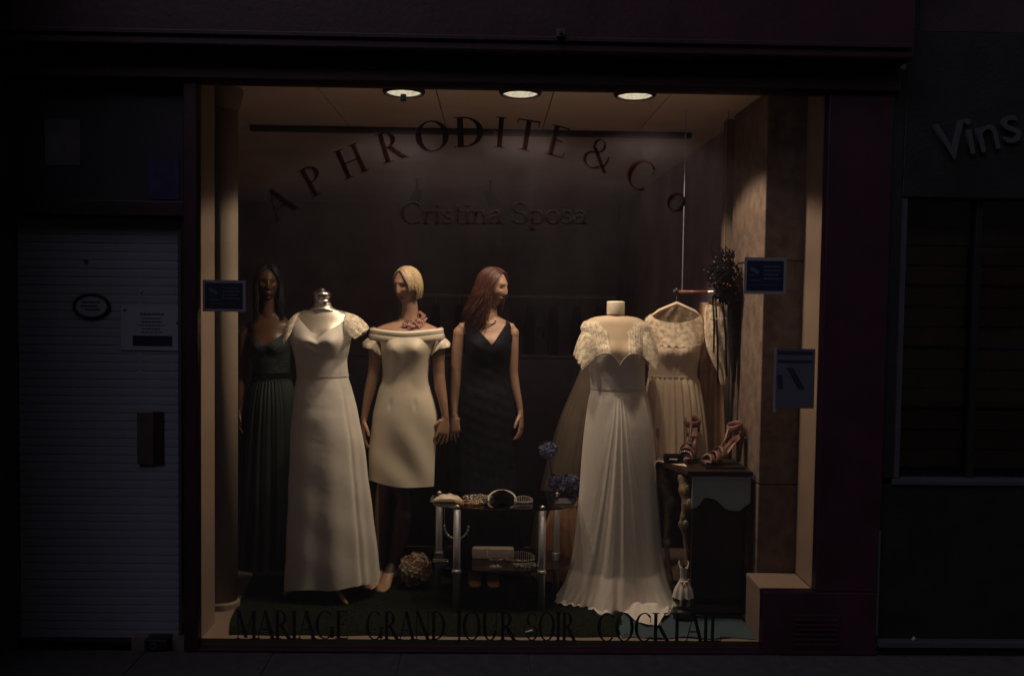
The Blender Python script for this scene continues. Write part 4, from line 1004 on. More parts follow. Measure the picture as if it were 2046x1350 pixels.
B().tube([h0, h0+Vector((0, 0, .035)), h0+Vector((.012, 0, .052)), h0+Vector((0, 0, .062)), h0+Vector((-.011, 0, .052))], .0025, 6).build('hanger_hook', M_chrome, hd)
# lace bolero with black ribbons
YI = .80
hb = thing('hanging_dress', 'small cream lace top with trailing ribbons hanging at the right end of the rod', 'lace top', (at(1432, 592, YI).x, YI, zz(592, YI, 1432)))
rows = [(598, 1424, 1452, .02), (606, 1414, 1458, .028), (622, 1408, 1461, .035), (645, 1408, 1459, .042), (690, 1412, 1461, .045), (720, 1422, 1460, .035), (745, 1434, 1456, .02), (768, 1442, 1450, .008)]
si_ = Sec(rows, YI)
surf(si_, lambda th: zz(612 if math.sin(th) < 0 else 598, YI, 1434)+.012*abs(math.cos(th)), zz(768, YI, 1445), lambda th, z, t: .004*math.sin(th*9+z*20), 100, 50).build('lace_body', M_lace2, hb, True)
for px0, px1, l in ((1424, 1426, 705), (1430, 1434, 768), (1444, 1452, 752)):
    B().tube([at(px0, 596, YI-.05), at((px0+px1)/2+2, (596+l)/2, YI-.055), at(px1, l, YI-.05)], [.004, .006, .005], 6, True, .3).build('ribbon', M_blackcloth, hb, True)
b = B()
for i in range(34):
    a = math.pi*2*i/34; b.ball(at(1436+19*math.cos(a), 634+3*math.sin(a), YI-.045*max(0, math.sin(a))-.01), .004, 6, 4)
b.build('bead_trim', M_pearl, hb, True)
B().tube([at(1436, 604, YI), at(1436, 596, YI), at(1438, 582, YI+.01), at(1436, 575, YI+.035), at(1434, 581, YI+.05)], .0025, 6).build('hanger_hook', M_chrome, hb)
# dusky pink stole hanging straight down behind it
YS = .92
b = B(); rs = []
for i in range(31):
    t = i/30; py = 604+t*325; wpx = 26-3*math.sin(t*3); r = []
    for j in range(25):
        u = j/24; q = at(1398+u*wpx*2.1, py, YS+.012*math.sin(u*15+t*2)); r.append(q)
    rs.append(r)
b.rings(rs, False, False); b.rings([[p+Vector((0, .006, 0)) for p in r] for r in rs], False, False)
rs2 = [[at(1396, 604, YS-.02)+Vector((.003*0, 0, 0)), at(1396, 604, YS+.02)]]
stole = b.build('stole', M_stole, None, True)
stole['label'] = 'long dusky peach stole hanging behind the small lace top'; stole['category'] = 'stole'
# black millinery (beaded feather head-dress) and black scarf on a slim iron stand
YK = .72
ks = thing('hat_stand', 'slim black iron stand topped by a feathered black hat with beads', 'hat stand', (at(1463, 900, YK).x, YK, ZF))
kx = at(1463, 700, YK).x; zt = zz(560, YK, 1463)
B().tube([(kx, YK, ZF+.02), (kx, YK, zt)], .011, 12).build('pole', M_black, ks, True)
B().lathe([(.13, 0), (.13, .012), (.02, .03)], (kx, YK, ZF), 28).build('stand_base', M_black, ks, True)
hat = thing('feathered_hat', 'black feathered hat with small beads on top of the slim iron stand', 'hat', (kx, YK, zt))
hc = at(1443, 550, YK)
B().ball(hc, .072, 20, 12, (.95, 1, 1.15)).build('crown', M_blackcloth, hat, True)
fb = B(); rnd = random.Random(8)
for i in range(420):
    a = rnd.uniform(0, 2*math.pi); e = rnd.uniform(-.9, 1.5); d = Vector((math.cos(a)*math.cos(e), math.sin(a)*math.cos(e), math.sin(e)))
    p = hc+d*.07; l = rnd.uniform(.025, .055)*(1.25 if e > .9 else .8); q = p+d*l+Vector((rnd.uniform(-.02, .02), rnd.uniform(-.02, .02), rnd.uniform(-.02, .015)))
    s_v = d.orthogonal().normalized()*rnd.uniform(.008, .018)
    fb.add([p-s_v*.5, p.lerp(q, .5)-s_v, q, p.lerp(q, .5)+s_v], [(0, 1, 2, 3)])
fb.v, fb.f = [], []
for i in range(150):
    zf = 1-2*(i+.5)/150; a = i*2.39996; r_ = math.sqrt(1-zf*zf); d = Vector((r_*math.cos(a)*.95, r_*math.sin(a), zf*1.15))
    blossom(fb, hc+d*rnd.uniform(.045, .082), rnd.uniform(.016, .034), d+Vector((rnd.uniform(-.5, .5), rnd.uniform(-.5, .5), rnd.uniform(-.3, .6))), rnd, 5)
for i in range(60):
    p = hc+Vector((.035*math.sin(i)+.02, -.03, -.05-.0016*i)); blossom(fb, p+Vector((rnd.uniform(-.03, .03), rnd.uniform(-.03, .03), 0)), rnd.uniform(.015, .03), Vector((rnd.uniform(-1, 1), -1, rnd.uniform(-1, .3))), rnd, 4)
for i in range(26):
    p = hc+Vector((rnd.uniform(-.05, .05), rnd.uniform(-.04, .04), .07)); fb.tube([p, p+Vector((rnd.uniform(-.02, .02), 0, .04)), p+Vector((rnd.uniform(-.035, .035), rnd.uniform(-.02, .02), rnd.uniform(.06, .10)))], [.006, .005, .0015], 5)
fb.build('feathers', M_blackcloth, hat, fixn=False)
bb = B()
for i in range(46):
    a = rnd.uniform(math.pi, 2*math.pi); e = rnd.uniform(-.8, 1.3); d = Vector((math.cos(a)*math.cos(e), math.sin(a)*math.cos(e), math.sin(e)))
    bb.ball(hc+d*rnd.uniform(.095, .115), rnd.uniform(.0025, .005), 6, 4)
bb.build('beads', M_goldbead, hat, True)
b = B(); rs = []
for i in range(36):
    t = i/35; r = []
    for j in range(20):
        a = 2*math.pi*j/20; wpx = 11+3*math.sin(t*5)-4*t; q = at(1468-3*t+wpx*math.cos(a)*(1+.15*math.sin(a*4+t*9)), 590+t*172, YK+.035*math.sin(a)); r.append(q)
    rs.append(r)
b.rings(rs); tag(b.build('scarf', M_blackcloth, None, True), 'long black scarf draped down the slim iron stand', 'scarf')

# ================================================================== GLASS TABLE AND WHAT IS ON IT
TZ = .600; TX0, TX1, TY0, TY1 = at(858, 998, .62).x, at(1154, 995, .62).x, .40, .93
tcx, tcy = (TX0+TX1)/2, (TY0+TY1)/2
gt_ = thing('glass_table', 'low two tier oval table of smoked glass on four chrome legs', 'table', (tcx, tcy, ZF))
def oval(z, sx, sy, th, e=2.6, n=64):
    b = B(); rs = []
    for dz, g in ((0, -.004), (.002, 0), (th-.002, 0), (th, -.004)):
        r = []
        for k in range(n):
            a = 2*math.pi*k/n; c, s = math.cos(a), math.sin(a)
            r.append(Vector((tcx+(sx+g)*math.copysign(abs(c)**(2/e), c), tcy+(sy+g)*math.copysign(abs(s)**(2/e), s), z+dz)))
        rs.append(r)
    b.rings(rs); return b
oval(TZ, (TX1-TX0)/2, (TY1-TY0)/2, .010).build('table_top', M_tglass, gt_)
SZ = .262
oval(SZ, (TX1-TX0)/2*.93, (TY1-TY0)/2*.93, .008).build('lower_shelf', M_tglass, gt_)
legs = [(913, .452), (1083, .452), (877, .80), (1112, .80)]
for px, Y in legs:
    x = at(px, 1080, Y).x
    lg = B().lathe([(.0195, 0), (.0195, TZ-ZF-.004)], (x, Y, ZF+.002), 24).build('leg', M_chrome, gt_, True)
    B().lathe([(.024, -.012), (.026, 0), (.024, .012)], (x, Y, SZ-.002), 20).build('clamp', M_chrome, lg, True)
    B().lathe([(.014, 0), (.014, .006), (.006, .012), (.001, .013)], (x, Y, TZ+.010), 18).build('bolt_cap', M_silver, lg, True)
def tt(px, Y): return Vector((at(px, 1000, Y).x, Y, TZ+.0105))
# ivory clutch at the left end
b = B(); rs = []
q = tt(895, .58)
for i in range(17):
    t = i/16; a = math.pi*t; r = []
    for k in range(16):
        f = 2*math.pi*k/16; r.append(q+Vector((-.085+.17*t, .052*math.sin(a)**.5*math.cos(f), .021*math.sin(a)**.6*(1+math.sin(f))+.004*math.sin(t*25)*math.sin(a)*max(0, math.sin(f)))))
    rs.append(r)
b.rings(rs); tag(b.build('clutch_bag', M_pearl, None, True), 'gathered ivory satin clutch at the left end of the glass table', 'bag')
def beads(paths, m, name, label, cat, rmin=.003, rmax=.006, seed=1):
    b = B(); rn = random.Random(seed)
    for p in paths: b.ball(p, rn.uniform(rmin, rmax), 6, 4)
    return tag(b.build(name, m, None, True), label, cat)
rn = random.Random(2)
def coil(c, rx, ry, n, turns, jit, dz=.006):
    o = []
    for i in range(n):
        a = 2*math.pi*turns*i/n; k = .45+.55*i/n
        o.append(c+Vector((rx*k*math.cos(a)+rn.uniform(-jit, jit), ry*k*math.sin(a)+rn.uniform(-jit, jit), dz+rn.uniform(0, .010))))
    return o
beads(coil(tt(937, .52), .080, .045, 190, 4, .006), M_goldbead, 'bead_necklace', 'heap of bronze bead necklaces beside the ivory clutch', 'necklace', seed=4)
beads(coil(tt(955, .66), .085, .06, 150, 3, .008), M_crystal, 'bead_necklace', 'sparkling crystal necklaces spread behind the bronze beads', 'necklace', .002, .0045, 5)
# crystal collar standing on a black pad
q = tt(1003, .60)
b = B()
for i in range(60):
    a = math.pi*(1.1*i/59-.05); b.ball(q+Vector((.075*math.cos(a), .05*math.sin(a)-.0, .012+.038*math.sin(a))), .0055, 6, 4)
tag(b.build('bead_collar', M_pearl, None, True), 'pearl collar curved round the black pompom on glass table', 'necklace')
b = B(); rn2 = random.Random(6)
b.ball(q+Vector((-.002, -.03, .032)), .034, 16, 10, (1.25, 1, .9))
for i in range(260):
    a, e = rn2.uniform(0, 6.28), rn2.uniform(-.5, 1.5); d = Vector((1.25*math.cos(a)*math.cos(e), math.sin(a)*math.cos(e), .9*math.sin(e))); c = q+Vector((-.002, -.03, .032))+d*.033
    o = d.orthogonal()*.005; b.add([c-o, c+d*.010, c+o], [(0, 1, 2)])
tag(b.build('hair_pompom', M_blackcloth, None), 'fluffy black pompom sitting on the glass table', 'pompom')
# tiara on the table
def tiara(c, rx, h, name, label, n=13):
    b = B(); pth = []
    for i in range(n*3+1):
        a = math.pi*(1.12+.76*i/(n*3)); p = c+Vector((rx*math.cos(a), rx*.55*math.sin(a)+rx*.3, .006)); pth.append(p)
    b.tube(pth, .0028, 6)
    for i in range(n):
        p = pth[i*3+1]; hh = h*(.35+.65*math.sin(math.pi*(i+.5)/n)); b.tube([p, p+Vector((0, .003, hh*.55)), p+Vector((0, .006, hh))], [.0028, .002, .0012], 5); b.ball(p+Vector((0, .006, hh)), .0042, 6, 4); b.ball(p+Vector((0, -.003, .006)), .0036, 6, 4)
    return tag(b.build(name, M_crystal, None, True), label, 'tiara')
tiara(tt(1046, .56), .055, .034, 'tiara', 'small crystal tiara on the right half of the glass table top')
q = tt(1125, .58)
b = B().box((q.x-.045, q.y-.03, q.z), (q.x+.045, q.y+.03, q.z+.006), .002)
b.box((q.x-.030, q.y-.018, q.z+.0062), (q.x+.030, q.y+.018, q.z+.022), .005)
tag(b.build('jewel_box', M_silver, None), 'flat silver jewel box at the right end of the glass table top', 'box')
# necklace hung below the top, from the back-left leg
b = B(); pts = []
for i in range(46):
    t = i/45; a = math.pi*(1.0+1.0*t); q = at(912+24*math.cos(a), 1040-26*math.sin(a)+10, .66)
    if i in (0, 45): pts.append(Vector((q.x, .66, TZ-.002)))
    pts.append(q)
pts[0], pts[1] = pts[0], pts[1]
b.tube([Vector((pts[1].x, .66, TZ-.001)), pts[1]], .0016, 5); b.tube([Vector((pts[-1].x, .66, TZ-.001)), pts[-2]], .0016, 5)
for i, p in enumerate(pts[1:-1]): b.ball(p, .0045 if i % 4 else .008, 6, 4)
tag(b.build('hanging_necklace', M_crystal, None, True), 'crystal necklace hanging below the glass table top', 'necklace')
# silver open-toe sandals on the lower shelf left, and on shelf: clutch, tiara
S0 = SZ+.0085
def sh(px, Y): return Vector((at(px, 1110, Y).x, Y, S0))
q = sh(877, .61)
sd = thing('silver_bag', 'small silver evening bag with a strap on the lower glass shelf', 'bag', q)
B().box((q.x-.034, q.y-.022, q.z), (q.x+.034, q.y+.022, q.z+.018), .006).build('base', M_silver, sd)
B().box((q.x-.024, q.y-.018, q.z+.0185), (q.x+.028, q.y+.018, q.z+.056), .008).build('flap', M_silver, sd)
B().tube([q+Vector((.03, 0, .012)), q+Vector((.05, -.01, .010)), q+Vector((.052, -.02, .004)), q+Vector((.02, -.034, .004)), q+Vector((-.03, -.03, .004))], .003, 6).build('strap', M_silver, sd, True)
q = sh(985, .68)
cl = thing('clutch_bag', 'long cream clutch with a wrist chain on the lower glass shelf', 'bag', q)
B().box((q.x-.118, q.y-.03, q.z), (q.x+.118, q.y+.03, q.z+.062), .014).build('body', M_pearl, cl, True)
B().box((q.x-.114, q.y-.034, q.z+.034), (q.x+.114, q.y-.0302, q.z+.060), .0015).build('flap', M_satin, cl)
B().tube([q+Vector((-.03, -.036, .05)), q+Vector((-.035, -.04, .02)), q+Vector((-.02, -.05, .006)), q+Vector((.02, -.055, .004)), q+Vector((.05, -.045, .004)), q+Vector((.065, -.036, .01))], .0028, 6).build('wrist_chain', M_crystal, cl, True)
tiara(sh(1040, .62), .085, .052, 'tiara', 'larger crystal tiara lying on the lower glass shelf', 17)
beads(coil(sh(1052, .52), .075, .04, 120, 3, .008, .004), M_crystal, 'bead_necklace', 'crystal necklaces strewn on the lower shelf beside the larger tiara', 'necklace', .002, .0045, 12)
beads(coil(sh(990, .48), .035, .02, 40, 2, .003, .004), M_crystal, 'bracelet', 'little crystal bracelet on the lower shelf in front of the cream clutch', 'bracelet', .0025, .004, 13)

# dried-flower bouquet on the turf
q = atz(828, 1174, ZF+.01); q = Vector((q.x, .84, ZF+.012)); C0 = q+Vector((0, 0, .10))
bq = thing('bouquet', 'round bouquet of dried brown and cream flowers lying on the turf', 'bouquet', q)
B().ball(C0, .072, 16, 10).build('moss_ball', M_dried, bq, True)
rn = random.Random(21); M_driedcream = mat('cream_dried_petal', (0.46, 0.37, 0.29), .8, var=.3, scale=40); 
M_driedbrown = mat('brown_dried_petal', (0.17, 0.085, 0.04), .8, var=.4, scale=40)
for i in range(130):
    zf = 1-2*(i+.5)/130; a = i*2.39996; rr = math.sqrt(1-zf*zf); d = Vector((rr*math.cos(a), rr*math.sin(a), zf))
    if d.y > .5: continue
    fb = B(); c = C0+d*rn.uniform(.078, .092)
    if c.z < ZF+.02: continue
    blossom(fb, c, rn.uniform(.014, .021), d+Vector((rn.uniform(-.3, .3), rn.uniform(-.3, .3), rn.uniform(-.3, .3))), rn)
    fb.build('flower', (M_dried, M_driedcream, M_driedcream, M_driedbrown)[i % 4], bq)
# white scrap on turf
q = atz(1058, 1268, ZF+.012)
B().tube([q+Vector((-.018, -.005, .006)), q+Vector((.018, .006, .012))], .0055, 8)
tag(B().tube([(q.x-.02, .10, ZF+.012), (q.x+.018, .112, ZF+.019)], .0055, 10).build('paper_roll', M_paper, None, True), 'little white paper roll lying at the front edge of the turf', 'paper')

# blue paper flowers on stems in a dark vase behind the table
vx = at(1118, 1150, 1.02); 
vs_ = thing('flower_vase', 'dark vase holding two blue paper pompom flowers behind glass table', 'vase', (vx.x, 1.08, ZF))
B().lathe([(.05, 0), (.065, .08), (.055, .2), (.03, .27), (.038, .3)], (vx.x, 1.08, ZF), 24).build('vase', M_black, vs_, True)
rn = random.Random(31)
for px, py, r in ((1096, 900, .055), (1137, 968, .066), (1108, 962, .045)):
    c = at(px, py, .97)
    B().tube([(vx.x, 1.08, ZF+.28), ((vx.x+c.x)/2, 1.05, (ZF+.28+c.z)/2), c], .003, 6).build('stem', M_stem, vs_)
    fb = B(); fb.ball(c, r*.5, 12, 8)
    for i in range(110):
        zf = 1-2*(i+.5)/120; a = i*2.39996; rr = math.sqrt(1-zf*zf); d = Vector((rr*math.cos(a), rr*math.sin(a), zf)); blossom(fb, c+d*r*rn.uniform(.5, .78), r*rn.uniform(.3, .5), d+Vector((rn.uniform(-.5, .5), rn.uniform(-.5, .5), rn.uniform(-.5, .5))), rn, 5)
    fb.build('flower_head', M_blueflower, vs_, fixn=False)

# ================================================================== CONSOLE TABLE AT THE RIGHT
CZ = zz(940, .36, 1440); cxa, cxb = at(1383, 960, .36).x, at(1500, 960, .36).x
ct = thing('console_table', 'dark topped console with slate blue scalloped apron and gilt legs', 'table', ((cxa+cxb)/2, .55, ZF))
xl = at(1311, 915, .72).x
B().prism([(0, 0)], 0, 0) if False else None
b = B(); poly = [(cxa-.03, .335), (cxb+.004, .335), (cxb+.004, .83), (xl-.02, .83), (xl-.02, .70)]
n = len(poly)
b.add([(x, y, CZ-.022) for x, y in poly]+[(x, y, CZ) for x, y in poly], [tuple(range(n-1, -1, -1)), tuple(range(n, 2*n))]+[(i, (i+1) % n, (i+1) % n+n, i+n) for i in range(n)])
b.build('table_top', M_darkwood, ct)
# apron with scalloped lower edge
pts = [(cxa+.0, CZ-.023), (cxb-.0, CZ-.023)]
pl = []
for i in range(25):
    u = 1-i/24; px = 1383+u*116; py = spline([0, .1, .22, .38, .62, .80, .92, 1.0], [1016, 1012, 994, 997, 1018, 1020, 1010, 1004], u); pl.append((at(px, 1000, .352).x, zz(py, .352, 1440)))
B().prism(pts+pl, .352, .366).build('apron', M_bluepaint, ct)
B().box((cxa+.004, .346, CZ-.045), (cxb-.004, .3515, CZ-.026), .002).build('apron_moulding', M_bluepaint, ct)
B().box((cxa+.003, .40, ZF+.005), (cxb-.003, .412, CZ-.0225)).build('back_panel', M_darkwood, ct)
for x in (cxa+.012, cxb-.014):
    B().box((x-.011, .353, ZF+.02), (x+.011, .375, CZ-.10), .003).build('panel_stile', M_darkwood, ct)
B().box((cxa+.024, .356, ZF+.03), (cxb-.026, .374, ZF+.075), .004).build('panel_rail', M_darkwood, ct)
B().box((cxa+.024, .374, ZF+.10), (cxb-.026, .392, CZ-.12), .004).build('inner_panel', mat('plum_panel', (.030, .014, .018), .5, var=.35, scale=6), ct)
for pts in ([(1366, 948, .44, .030), (1368, 975, .42, .034), (1372, 1005, .40, .026), (1366, 1030, .40, .018), (1364, 1045, .40, .022), (1370, 1075, .41, .014), (1373, 1120, .41, .012), (1370, 1160, .41, .013), (1366, 1195, .40, .018), (1362, 1205, .40, .02)],
            [(1322, 925, .70, .03), (1326, 960, .68, .034), (1336, 1000, .66, .03), (1334, 1040, .66, .022), (1330, 1080, .66, .017), (1334, 1110, .66, .013), (1339, 1150, .67, .014), (1342, 1168, .67, .018)]):
    pa = [at(p[0], p[1], p[2]) for p in pts]; pa[0].z = min(pa[0].z, CZ-.03)
    pa[-1].z = ZF+.012; b = B()
    fine = []; fr = []
    for i in range(len(pa)-1):
        for k in range(5): fine.append(pa[i].lerp(pa[i+1], k/5)); fr.append((pts[i][3]+(pts[i+1][3]-pts[i][3])*k/5)*(1+.12*math.sin((i*5+k)*1.3)))
    fine.append(pa[-1]); fr.append(pts[-1][3]); b.tube(fine, fr, 14)
    for k, r in ((1, .02), (2, .024), (4, .018), (7, .014)):
        if k < len(pa): b.ball(pa[k]+Vector((.012, -.02, 0)), r, 10, 7, (1, .8, 1.3))
    b.build('gilt_leg', M_gilt, ct, True)
# lace runner over the left side of the top
b = B(); rs = []
for i in range(30):
    t = i/29; r = []
    for j in range(16):
        u = j/15
        if t < .45:
            q = Vector((xl+.12+.02*u-.13*t/.45, .45+.0*u+.27*u+(.18*(1-u))*(t/.45)*.9, CZ+.003))
        else:
            k = (t-.45)/.55; q = Vector((xl-.026-.006*math.sin(u*12), .612+.108*u+.0, CZ+.003-k*(.22+.05*math.sin(u*9)))); q.x += -.0+.008*math.sin(u*10+k*4)
        r.append(q)
    rs.append(r)
b.rings(rs, False, False); tag(b.build('lace_runner', M_lace2, None, True), 'cream lace runner hanging over the left side of the console', 'runner')
# shoes
def sandal(label, O, ang, k=1.0):
    """toe at O, heel lies along +u and up"""
    t = thing('sandal', label, 'shoe', O, 'rose metallic sandals on the console')
    u = Vector((math.cos(ang), math.sin(ang), 0)); s = Vector((-u.y, u.x, 0)); Z = Vector((0, 0, 1))
    prof = [(-.01, .016, .018), (.02, .016, .034), (.06, .020, .040), (.10, .048, .034), (.14, .088, .028), (.175, .118, .030), (.20, .128, .028), (.212, .130, .014)]
    b = B(); rs = []
    for x, z, wd in prof:
        c = O+u*(x*k)+Z*(z*k); rs.append([c+s*(wd*k*math.cos(q*math.pi/8))+Z*(.006*k*math.sin(q*math.pi/8)) for q in range(16)])
    b.rings(rs); b.build('insole', M_pink, t, True)
    b = B(); rs = []
    for x, wd in ((-.012, .016), (.02, .034), (.06, .040), (.085, .034), (.095, .02)):
        rs.append([O+u*(x*k)+s*(wd*k*math.cos(q*math.pi/8))+Z*(k*(.007+.0075*math.sin(q*math.pi/8))) for q in range(16)])
    b.rings(rs); b.build('platform', M_darkwood, t, True)
    h = O+u*(.195*k); B().tube([h+Z*(.122*k), h+Z*(.06*k)+u*(.004*k), h+Z*(.003)], [.024*k, .012*k, .009*k], 12).build('heel', M_pink, t, True)
    for x, z, wd, hh in ((.012, .018, .034, .030), (.045, .020, .040, .042), (.075, .032, .040, .050)):
        c = O+u*(x*k)+Z*(z*k); pth = [c+s*(wd*k*math.cos(a))+Z*(hh*k*math.sin(a))+u*(.012*k*math.sin(a)) for a in [math.pi*i/14 for i in range(15)]]
        b = B(); b.tube(pth, .0150*k, 10, True, .28, up=u); b.build('strap', M_pink, t, True)
    c = O+u*(.165*k)+Z*(.175*k)
    b = B(); b.tube([c+(u*(.034*math.cos(a))+s*(.036*math.sin(a)))*k+Z*(.012*k*math.cos(a)) for a in [2*math.pi*i/24 for i in range(25)]], .016*k, 8, True, .3, up=Z); b.build('ankle_strap', M_pink, t, True)
    b = B()
    for sd in (-1, 1): b.tube([O+u*(.195*k)+Z*(.128*k)+s*(sd*.026*k), c+u*(.030*k)+s*(sd*.022*k)], [.020*k, .016*k], 8, True, .3, up=u)
    b.tube([O+u*(.08*k)+Z*(.07*k), O+u*(.11*k)+Z*(.11*k), c-u*(.032*k)], [.007*k, .006*k, .008*k], 8); b.build('t_strap', M_pink, t, True)
    g = B()
    for i in range(9): g.ball(O+u*((.072+.009*i)*k)+Z*((.066+.011*i)*k)-s*.004*0+Vector((0, -.006, .004)), .0042*k, 7, 5)
    for i in range(12):
        a = math.pi*i/11; g.ball(O+u*(.012*k)+Z*(.018*k)+s*(.035*k*math.cos(a))+Z*(.032*k*math.sin(a))+u*(.006*k*math.sin(a)-.008*k), .0042*k, 7, 5)
    g.build('crystals', M_crystal, t, True)
    return t
o1 = at(1409, 936, .47); o1.z = CZ+.001
sandal('rose metallic strappy sandal pointing left at the right of the console top', Vector((o1.x, .46, CZ+.012)), R(24), 1.14)
o2 = at(1368, 920, .60)
sandal('rose metallic strappy sandal facing the street beside the dark clutch', Vector((o2.x-.01, .55, CZ+.012)), R(66), 1.14)
b = B().prism([(o1.x-.01, CZ+.001), (o1.x+.2, CZ+.001), (o1.x+.2, CZ+.011), (o1.x-.01, CZ+.011)], .41, .66)
tag(b.build('display_block', M_black, None), 'low black display block under the rose sandals', 'block')
q = at(1338, 912, .66); q = Vector((q.x+.005, .56, CZ+.004))
ck = thing('clutch_bag', 'small black clutch with a pearl clasp on the console top', 'bag', q)
B().box((q.x-.055, q.y-.02, q.z), (q.x+.055, q.y+.03, q.z+.048), .008).build('body', M_blackcloth, ck)
B().box((q.x-.030, q.y-.026, q.z+.020), (q.x+.014, q.y-.0202, q.z+.027), .002).build('clasp', M_pearl, ck)
B().tube([q+Vector((.055, 0, .02)), q+Vector((.08, -.01, .012)), q+Vector((.085, .01, .006)), q+Vector((.056, .01, .01))], .005, 7).build('strap', M_blackcloth, ck)
# framed certificate behind: little pink card
q = at(1322, 868, .76)
tag(B().box((q.x-.035, .755, CZ+.001), (q.x+.030, .762, zz(855, .76, 1322)), .001).build('card', M_pinkflower, None), 'small dusky pink card standing behind the black clutch', 'card')
# miniature dress figurine on a dark pot
YM = .34
mx = at(1365, 1180, YM).x
fg = thing('dress_figurine', 'miniature white dress figurine on a dark round pot beside the console', 'figurine', (mx, YM, ZF))
B().lathe([(.030, .002), (.050, .012), (.056, .03), (.05, .05), (.03, .06), (.02, .062)], (mx, YM, ZF+.002), 24).build('pot', M_black, fg, True)
zt0, zt1, zt2 = zz(1192, YM, 1365), zz(1152, YM, 1365), zz(1133, YM, 1365)
b = B(); rs = []
for i in range(26):
    t = i/25; z = zt0+(zt2-zt0)*t
    rr = spline([0, .25, .55, .68, .85, 1], [.053, .045, .022, .014, .017, .019], t)
    rs.append([Vector((mx+(rr+(1-t)*.006*math.sin(k*2*math.pi/48*9))*math.cos(k*2*math.pi/48), YM+(rr*.8+(1-t)*.006*math.sin(k*2*math.pi/48*9))*math.sin(k*2*math.pi/48), z+.004*math.cos(k*.7)*(1-t))) for k in range(48)])
b.rings(rs, False); b.build('tiny_dress', M_chiffon, fg, True)
B().tube([(mx, YM, ZF+.055), (mx, YM, zt2+.02)], .006, 8).build('pin', M_black, fg)
for s in (-1, 1): B().tube([(mx+s*.016, YM-.01, zt2-.004), (mx+s*.026, YM, zt2+.022), (mx+s*.022, YM+.008, zt2+.035)], [.005, .003, .002], 6).build('strap', M_chiffon, fg)
bw = B(); zc = zz(1160, YM, 1365)
for s in (-1, 1): bw.ball((mx+s*.012, YM-.022, zc), .010, 8, 6, (1.2, .5, .7)); bw.tube([(mx, YM-.024, zc), (mx+s*.012, YM-.028, zc-.035)], .003, 6)
bw.build('bow', M_white, fg, True)

# ================================================================== WRITING AND STICKERS ON THE GLASS
YT = 0.0245
t1 = thing('window_lettering', 'arched red serif lettering across the top of the glass', 'lettering', (0, YT, 2.4))
for ch_, px in zip('APHRODITE&Co', (575, 642, 714, 790, 868, 940, 998, 1048, 1108, 1185, 1265, 1340)):
    py = 293+.00089*(px-965)**2; q = at(px, py, YT); h = (at(px, py-60, YT)-q).length
    letter(t1, ch_, M_redvinyl, (q.x, YT, q.z), h, -math.atan(2*.00089*(px-965)), 1.40 if ch_ in 'OD' else 1.15)
t2 = thing('window_lettering', 'faint pinkish name written in serif lettering mid height on the glass', 'lettering', (0, YT, 2.0))
text_line(t2, 'Cristina Sposa', M_greyvinyl, 800, 1172, 445, 42, YT)
t3 = thing('window_lettering', 'row of tall dark capitals along the foot of the glass', 'lettering', (0, YT, .1))
for wd, a, c in (('MARIAGE', 470, 697), ('GRAND', 730, 892), ('JOUR', 906, 1030), ('SOIR', 1050, 1150), ('COCKTAIL', 1192, 1442)):
    text_line(t3, wd, M_darkvinyl, a, c, 1278+.007*((a+c)/2-950), 57, YT)
def sticker(px0, py0, px1, py1, label, seed):
    p0, p1 = at(px0, py1, .012), at(px1, py0, .012); t = thing('notice_sticker', label, 'sticker', ((p0.x+p1.x)/2, .012, p0.z), 'blue camera notices on the glass')
    W, H = p1.x-p0.x, p1.z-p0.z
    B().box((p0.x, .0112, p0.z), (p1.x, .0132, p1.z)).build('border', M_stickw, t)
    B().box((p0.x+W*.06, .0102, p0.z+H*.09), (p1.x-W*.07, .0111, p1.z-H*.09)).build('blue_field', M_stickb, t)
    b = B()
    def quad(u0, v0, u1, v1): b.box((p0.x+W*u0, .0094, p0.z+H*v0), (p0.x+W*u1, .0101, p0.z+H*v1))
    rn = random.Random(seed)
    for v in (.73, .62, .51, .40):
        u = .46
        while u < .82:
            l = rn.uniform(.03, .09); quad(u, v, min(u+l, .86), v+.045); u += l+.015
    quad(.14, .36, .40, .39); quad(.14, .50, .22, .53)
    quad(.16, .24, .78, .255)
    M_ = Matrix.Translation((p0.x+W*.25, 0, p0.z+H*.64)) @ Matrix.Rotation(R(32), 4, 'Y')
    b.box((-W*.10, .0094, -H*.055), (W*.10, .0101, H*.055), 0, M_)
    b.box((-W*.135, .0094, -H*.03), (-W*.105, .0101, H*.03), 0, M_)
    b.build('print', M_sticktxt, t)
sticker(405, 560, 491, 622, 'blue camera notice sticker on the glass before the round column', 1)
sticker(1486, 515, 1572, 587, 'blue camera notice sticker on the glass before the stone pilaster', 2)
p0, p1 = at(1549, 815, .012), at(1629, 697, .012); W, H = p1.x-p0.x, p1.z-p0.z
t = thing('paper_notice', 'blue grey notice with dark stripes stuck inside the right edge of glass', 'notice', ((p0.x+p1.x)/2, .012, p0.z))
B().box((p0.x, .0112, p0.z), (p1.x, .0128, p1.z)).build('sheet', M_noticeb, t)
b = B()
for v0, v1 in ((.90, .96), (.76, .81)): b.box((p0.x+W*.03, .0102, p0.z+H*v0), (p0.x+W*.93, .0111, p0.z+H*v1))
def para(u0, u1, v0, v1, wd): 
    a = [(p0.x+W*u0, p0.z+H*v1), (p0.x+W*(u0+wd), p0.z+H*v1), (p0.x+W*(u1+wd), p0.z+H*v0), (p0.x+W*u1, p0.z+H*v0)]
    b.prism(a, .0102, .0111)
para(.26, .58, .32, .68, .18); para(.02, .05, .32, .56, .14)
b.build('print', M_ink, t)
B().box((p0.x-.012, .0132, p0.z-.02), (p0.x+.004, .0138, p1.z+.006)).build('backing_strip', M_stickw, t)

